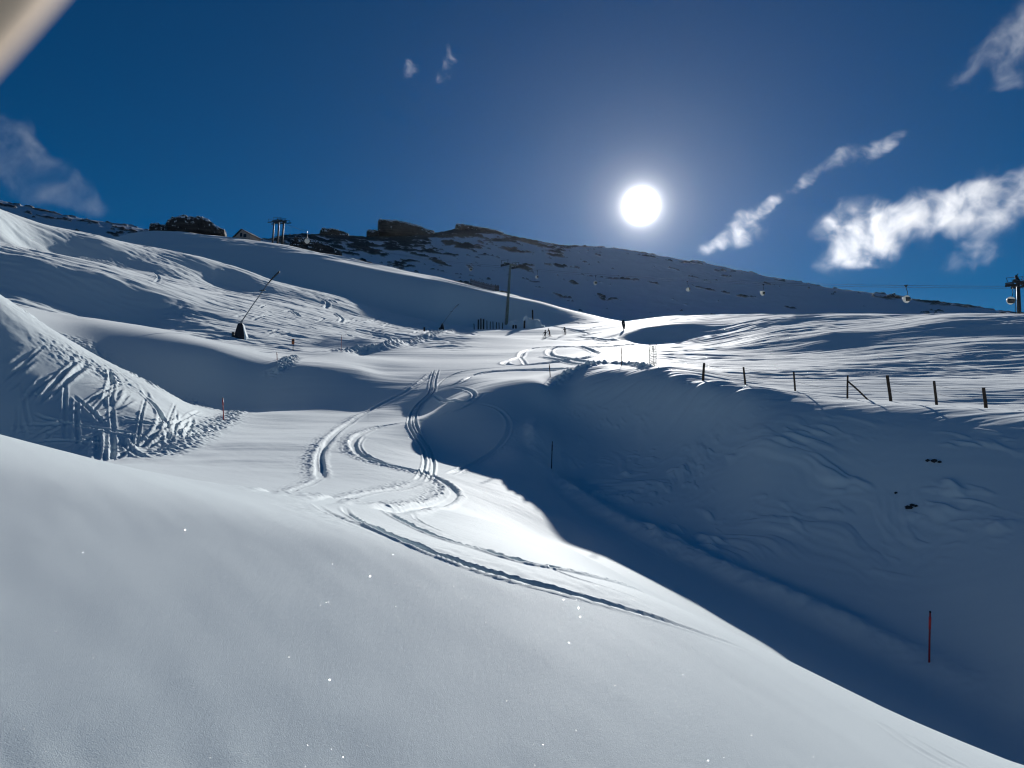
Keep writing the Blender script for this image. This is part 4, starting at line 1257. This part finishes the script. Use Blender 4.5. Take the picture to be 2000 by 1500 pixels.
# stones showing through the snow of the shaded bank
rs = random.Random(5)
SG = 'stones in the snow of the shaded bank'
for (u, v, s, lab) in ((1825, 901, .13, 'largest dark stone in the upper group on the shaded bank'), (1812, 900, .09, 'small dark stone left in the upper group on the shaded bank'), (1835, 903, .085, 'small dark stone right in the upper group on the shaded bank'),
                       (1776, 992, .13, 'largest dark stone in the lower group on the shaded bank'), (1782, 987, .09, 'middle-sized dark stone above the largest in the lower group'), (1789, 989, .08, 'upright small stone right in the lower group on the shaded bank'),
                       (1750, 963, .07, 'flat small stone left above the lower group on the shaded bank')):
    p = ground_hit(u, v, 20)
    bm = bmesh.new(); bmesh.ops.create_icosphere(bm, subdivisions=3, radius=1)
    for q in bm.verts:
        n = q.co.normalized()
        k = 1 + .28 * math.sin(3 * n.x + u) * math.cos(4 * n.y + v) + .18 * math.sin(7 * n.z + 5 * n.x + u)
        q.co = Vector((n.x * s * k * .9, n.y * s * k * .8, n.z * s * k * .5))
    o = obj('stone', bm, M['dark'], None, False); o.location = p + Vector((0, 0, s * .15)); tag(o, lab, 'stone', SG)
# ------------------------------------------------------------------ people on skis
def skinned(name, verts, edges, radii, mat, parent=None, sub=1, root=0):
    me = bpy.data.meshes.new(name); me.from_pydata([Vector(v) for v in verts], edges, [])
    o = bpy.data.objects.new(name, me); COL.objects.link(o)
    sk = o.modifiers.new('skin', 'SKIN'); ss = o.modifiers.new('sub', 'SUBSURF'); ss.levels = sub; ss.render_levels = sub
    for k, r in enumerate(radii):
        rr = (r, r) if isinstance(r, (int, float)) else r
        me.skin_vertices[0].data[k].radius = rr
        me.skin_vertices[0].data[k].use_root = (k == root)
    dg = bpy.context.evaluated_depsgraph_get(); dg.update()
    m2 = bpy.data.meshes.new_from_object(o.evaluated_get(dg))
    o.modifiers.clear(); o.data = m2; m2.name = name
    m2.materials.clear(); m2.materials.append(mat)
    m2.polygons.foreach_set('use_smooth', np.ones(len(m2.polygons), dtype=bool))
    if parent is not None:
        o.parent = parent
    return o


def make_skier(b, rz, label, mat, lean=0.25):
    t = thing('person', b, label, 'person', None, rz)
    V = [(0, 0, .86), (0, .04, 1.08), (0, .16, 1.34), (0, .20, 1.48), (0, .24, 1.66),
         (.11, .02, .84), (.15, .20, .50), (.15, .02, .12), (.15, .16, .06),
         (-.11, .02, .84), (-.15, .20, .50), (-.15, .02, .12), (-.15, .16, .06),
         (.20, .15, 1.40), (.36, .22, 1.16), (.34, .46, 1.08), (-.20, .15, 1.40), (-.36, .22, 1.16), (-.34, .46, 1.08)]
    E = [(0, 1), (1, 2), (2, 3), (3, 4), (0, 5), (5, 6), (6, 7), (7, 8), (0, 9), (9, 10), (10, 11), (11, 12), (2, 13), (13, 14), (14, 15), (2, 16), (16, 17), (17, 18)]
    Rd = [.16, .15, .17, .07, .12, .11, .085, .07, .06, .11, .085, .07, .06, .08, .06, .045, .08, .06, .045]
    V = [(x + lean * z * .5, y, z) for (x, y, z) in V]
    skinned('body', V, E, Rd, mat, t, 1)
    hx = .5 * lean * 1.68
    bm = bmesh.new(); bmesh.ops.create_uvsphere(bm, u_segments=12, v_segments=8, radius=.14)
    for v in bm.verts:
        v.co = v.co + Vector((hx, .23, 1.72))
    obj('helmet', bm, M['black'], t, True)
    for s in (-.15, .15):
        bm = bmesh.new(); box(bm, (s, .15, .03), (.09, 1.7, .025)); bm2 = [v for v in bm.verts if v.co.y > .8]
        for v in bm2:
            v.co.z += .06
        obj('ski', bm, M['ski'], t)
    for s in (-1, 1):
        bm = bmesh.new(); tube(bm, [(s * .34 + lean * .54, .46, 1.1), (s * .5, .05, .05)], .015, 5); obj('ski_pole', bm, M['black'], t)
    return t


make_skier(at_range(1064, 158.0), 2.6, 'nearest small skier in dark clothes leaning into a turn on the bright run', M['suit'], -.35)
make_skier(at_range(1075, 166.0), 2.2, 'skier in dark clothes just uphill of the nearest one, casting a long shadow', M['suit2'], .45)
make_skier(at_range(1104, 172.0), 2.8, 'rightmost small skier standing among the looping ski tracks', M['suit'], .05)
# padded pole on the saddle below the far slope
b = ground_hit(1218, 645, 100)
t = thing('padded_pole', b, 'dark padded pole on the bright saddle left of the dark hollow', 'pole')
h = top_height(b, 1218, 625)
bm = bmesh.new(); tube(bm, [(0, 0, -.4), (.05, 0, h)], .08, 8); obj('post', bm, M['wood'], t)
bm = bmesh.new(); tube(bm, [(.1, 0, .25), (.02, 0, h * .5), (-.1, 0, h * .8), (-.08, 0, h * .97)], [.16, .32, .36, .2], 10); obj('padding', bm, M['pad'], t, True)

# ------------------------------------------------------------------ clouds: real volumes, lit by the sun
def cloud(label, dist, blobs, density, nscale, seed, stretch=(1, 1, 1), thr=0.5, rot=0.0, aniso=0.55, soft=1.0):
    """blobs: (u, v, half width px, half height px, tilt deg)"""
    org = None; el = []
    for (u, v, ru, rv, tilt) in blobs:
        a, t_ = pix_dir(u, v); a = float(a); t_ = float(t_)
        p = Vector((math.sin(a), math.cos(a), t_)) * dist
        el.append((p, ru * dist / F, rv * dist / F, math.radians(tilt), a))
    org = sum((e[0] for e in el), Vector()) / len(el)
    bm = bmesh.new()
    mats = []
    for (p, ru, rv, tl, a) in el:
        rotm = Matrix.Rotation(-a, 4, 'Z') @ Matrix.Rotation(-tl, 4, 'Y')
        m = Matrix.Translation(p - org) @ rotm @ Matrix.Diagonal((ru * 1.30, max(ru, rv) * .5, rv * 1.30, 1))
        bmesh.ops.create_icosphere(bm, subdivisions=3, radius=1, matrix=m)
        mats.append((p - org, rotm, (ru, max(ru, rv) * .38, rv)))
    me = bpy.data.meshes.new('cloud'); bm.to_mesh(me); bm.free()
    o = bpy.data.objects.new('cloud', me); COL.objects.link(o); o.location = org
    rm = o.modifiers.new('remesh', 'REMESH'); rm.mode = 'VOXEL'; rm.voxel_size = max(4.0, min(min(e[1], e[2]) for e in el) * .22)
    dg = bpy.context.evaluated_depsgraph_get(); dg.update()
    m2 = bpy.data.meshes.new_from_object(o.evaluated_get(dg)); o.modifiers.clear(); o.data = m2; m2.name = 'cloud'
    m = bpy.data.materials.new('cloud ' + str(seed)); m.use_nodes = True
    t = m.node_tree
    for n in list(t.nodes):
        t.nodes.remove(n)
    L = t.links.new
    out = N(t, 'ShaderNodeOutputMaterial'); vol = N(t, 'ShaderNodeVolumePrincipled')
    L(vol.outputs[0], out.inputs['Volume'])
    vol.inputs['Color'].default_value = (0.98, 0.98, 0.98, 1); vol.inputs['Anisotropy'].default_value = aniso
    tc = N(t, 'ShaderNodeTexCoord')
    # a warp bends the blob shapes so that no ellipse shows
    wn = N(t, 'ShaderNodeTexNoise'); wn.inputs['Scale'].default_value = 1 / (nscale * 2.2); wn.inputs['Detail'].default_value = 2
    L(tc.outputs['Object'], wn.inputs['Vector'])
    ws = N(t, 'ShaderNodeVectorMath', operation='SUBTRACT'); L(wn.outputs['Color'], ws.inputs[0]); ws.inputs[1].default_value = (.5, .5, .5)
    wm = N(t, 'ShaderNodeVectorMath', operation='SCALE'); L(ws.outputs[0], wm.inputs[0]); wm.inputs['Scale'].default_value = nscale * 1.7
    wp = N(t, 'ShaderNodeVectorMath', operation='ADD'); L(tc.outputs['Object'], wp.inputs[0]); L(wm.outputs[0], wp.inputs[1])
    total = None
    for (c, rotm, rad) in mats:
        sb = N(t, 'ShaderNodeVectorMath', operation='SUBTRACT'); L(wp.outputs[0], sb.inputs[0]); sb.inputs[1].default_value = c
        inv = rotm.to_3x3().transposed()
        cs = []
        for row in range(3):
            d = N(t, 'ShaderNodeVectorMath', operation='DOT_PRODUCT'); L(sb.outputs[0], d.inputs[0])
            d.inputs[1].default_value = Vector(inv[row]) / rad[row]
            cs.append(d.outputs['Value'])
        q = None
        for v_ in cs:
            s_ = math_node(t, 'MULTIPLY', v_, v_)
            q = s_ if q is None else math_node(t, 'ADD', q, s_)
        f = math_node(t, 'SUBTRACT', 1.0, q, clamp=True)
        total = f if total is None else math_node(t, 'ADD', total, f)
    mp = N(t, 'ShaderNodeMapping'); mp.inputs['Rotation'].default_value = (0, math.radians(-rot), 0)
    L(wp.outputs[0], mp.inputs[0])
    mp2 = N(t, 'ShaderNodeMapping'); mp2.inputs['Scale'].default_value = [s_ / nscale for s_ in stretch]; mp2.inputs['Location'].default_value = (seed * 3.1, seed, 0)
    L(mp.outputs[0], mp2.inputs[0])
    nz = N(t, 'ShaderNodeTexNoise'); nz.inputs['Scale'].default_value = 1.0; nz.inputs['Detail'].default_value = 9; nz.inputs['Roughness'].default_value = 0.6
    L(mp2.outputs[0], nz.inputs['Vector'])
    dd = math_node(t, 'ADD', math_node(t, 'MULTIPLY', math_node(t, 'MINIMUM', total, 1.1), 0.62), math_node(t, 'MULTIPLY', math_node(t, 'SUBTRACT', nz.outputs[0], 0.5), 3.0))
    dd = math_node(t, 'MULTIPLY', math_node(t, 'SUBTRACT', dd, thr - 0.36), 0.80 / soft, clamp=True)
    edge = math_node(t, 'MULTIPLY', total, 1.6, clamp=True)
    dd = math_node(t, 'MULTIPLY', math_node(t, 'MULTIPLY', math_node(t, 'POWER', dd, 2.2), edge), density)
    L(dd, vol.inputs['Density'])
    m2.materials.clear(); m2.materials.append(m)
    m.cycles.volume_step_rate = 0.2
    tag(o, label, 'cloud', 'clouds')
    return o


cloud('big white cloud right of the sun, drawn out to the right edge', 3000, [(1690, 450, 95, 75, 0), (1650, 500, 60, 40, 10), (1790, 430, 80, 55, 15), (1870, 400, 70, 45, 20), (1950, 375, 70, 50, 25), (1920, 445, 55, 35, 0), (2030, 370, 70, 60, 10)], 0.019, 80, 1, thr=0.28)
cloud('small pale puff under the big cloud, left of the right mast', 3000, [(1905, 505, 55, 26, 12), (1935, 490, 35, 25, 20)], 0.010, 60, 2, thr=0.45, soft=1.3)
cloud('bright streak of cloud close to the right of the sun', 2600, [(1410, 470, 60, 22, 25), (1460, 430, 80, 24, 33), (1450, 458, 60, 24, 12), (1505, 395, 45, 14, 38)], 0.020, 55, 3, stretch=(.8, 1, 1.5), thr=0.36, rot=32, soft=1.2)
cloud('long thin ragged cloud slanting up to the upper right', 2800, [(1570, 350, 55, 18, 35), (1640, 315, 60, 22, 28), (1715, 290, 60, 22, 18), (1750, 275, 40, 22, 10)], 0.018, 55, 4, stretch=(.8, 1, 1.4), thr=0.48, rot=25, soft=1.3)
cloud('torn cloud at the upper right corner', 2800, [(1990, 60, 60, 55, 40), (1960, 90, 60, 40, 40), (2000, 140, 50, 35, 20), (1880, 150, 40, 26, 30), (2040, 40, 60, 80, 0)], 0.014, 65, 5, thr=0.50, soft=1.4)
cloud('dim grey blue cloud sloping down at the left edge', 2600, [(-40, 250, 90, 75, -35), (20, 290, 80, 55, -40), (80, 335, 80, 45, -38), (40, 345, 70, 35, -30), (140, 375, 60, 34, -25), (185, 395, 40, 22, -20)], 0.010, 80, 6, thr=0.42, soft=1.4)
cloud('left one of two tiny wisps high in the sky', 2800, [(803, 131, 22, 20, 0), (798, 140, 14, 16, 0)], 0.034, 34, 7, thr=0.42, soft=1.4)
cloud('right one of two tiny wisps high in the sky, upright', 2800, [(880, 110, 13, 26, 18), (872, 132, 14, 24, 25), (862, 150, 14, 12, 0)], 0.030, 34, 8, thr=0.45, soft=1.4)

# ------------------------------------------------------------------ the photographer's hand, finger at the lens corner
def cam_pt(x, y, d):
    return cam.matrix_basis @ Vector((x, y, -d))


def make_hand():
    n = Vector((-.73, .68)); ax = Vector((.68, .73))
    e = Vector((-.0404, .0297)); c = e + n * .0085
    def q(s, off=0.0, d=.060):
        w = c + ax * s + n * off
        return cam_pt(w.x, w.y, d)
    bx = dict(V=[], E=[], R=[])
    def chain(pts, rad, start=None):
        prev = start
        for p, r in zip(pts, rad):
            bx['V'].append(p); bx['R'].append(r)
            k = len(bx['V']) - 1
            if prev is not None:
                bx['E'].append((prev, k))
            prev = k
        return prev
    chain([q(-.125, .03, .075), q(-.10, .028, .07), q(-.078, .024, .066)], [.026, .030, .030])
    chain([q(-.058, .004, .060), q(-.030, 0.0006, .060), q(-.012, -.0004, .060), q(.004, 0, .060), q(.016, 0.0006, .061), q(.026, .002, .062)], [.0108, .0092, .0086, .0088, .0080, .0055], 2)
    for j in range(3):
        o_ = .024 + .021 * j
        chain([q(-.052, o_, .062), q(-.025, o_ + .001, .056), q(-.008, o_, .062), q(.004, o_ - .001, .072)], [.0105, .0092, .0085, .0065], 2)
    chain([q(-.10, .075, .085), q(-.075, .098, .090), q(-.055, .105, .092)], [.0125, .0105, .0075], 1)
    t = thing('hand', q(-.10, .028, .07), 'out of focus fingertip of the photographer in the upper left corner', 'hand')
    base = t.location.copy()
    inv = Matrix.Translation(-base)
    skinned('skin', [inv @ v for v in bx['V']], bx['E'], bx['R'], M['skin'], t, 2)
    bm = bmesh.new()
    m = Matrix.Translation(inv @ q(.016, -.0035, .0555)) @ cam.matrix_basis.to_3x3().to_4x4() @ Matrix.Rotation(math.atan2(.73, .68), 4, 'Z') @ Matrix.Diagonal((.0065, .0052, .0016, 1))
    bmesh.ops.create_uvsphere(bm, u_segments=14, v_segments=8, radius=1, matrix=m)
    obj('nail', bm, simple_mat('nail', (.65, .5, .45), .25), t, True)


make_hand()

# ------------------------------------------------------------------ thin volume added to imitate lens glare round the sun
def make_glare_haze():
    bm = bmesh.new(); box(bm, (0, 40, 80), (1900, 1900, 480))
    m = bpy.data.materials.new('glare_haze'); m.use_nodes = True; t = m.node_tree
    for n in list(t.nodes):
        t.nodes.remove(n)
    o_ = N(t, 'ShaderNodeOutputMaterial'); v = N(t, 'ShaderNodeVolumePrincipled')
    v.inputs['Color'].default_value = (0.9, 0.95, 1.0, 1); v.inputs['Density'].default_value = 0.0000055; v.inputs['Anisotropy'].default_value = 0.8
    t.links.new(v.outputs[0], o_.inputs['Volume'])
    h = obj('glare_haze', bm, m, None); h['kind'] = 'stuff'
    return h


make_glare_haze()
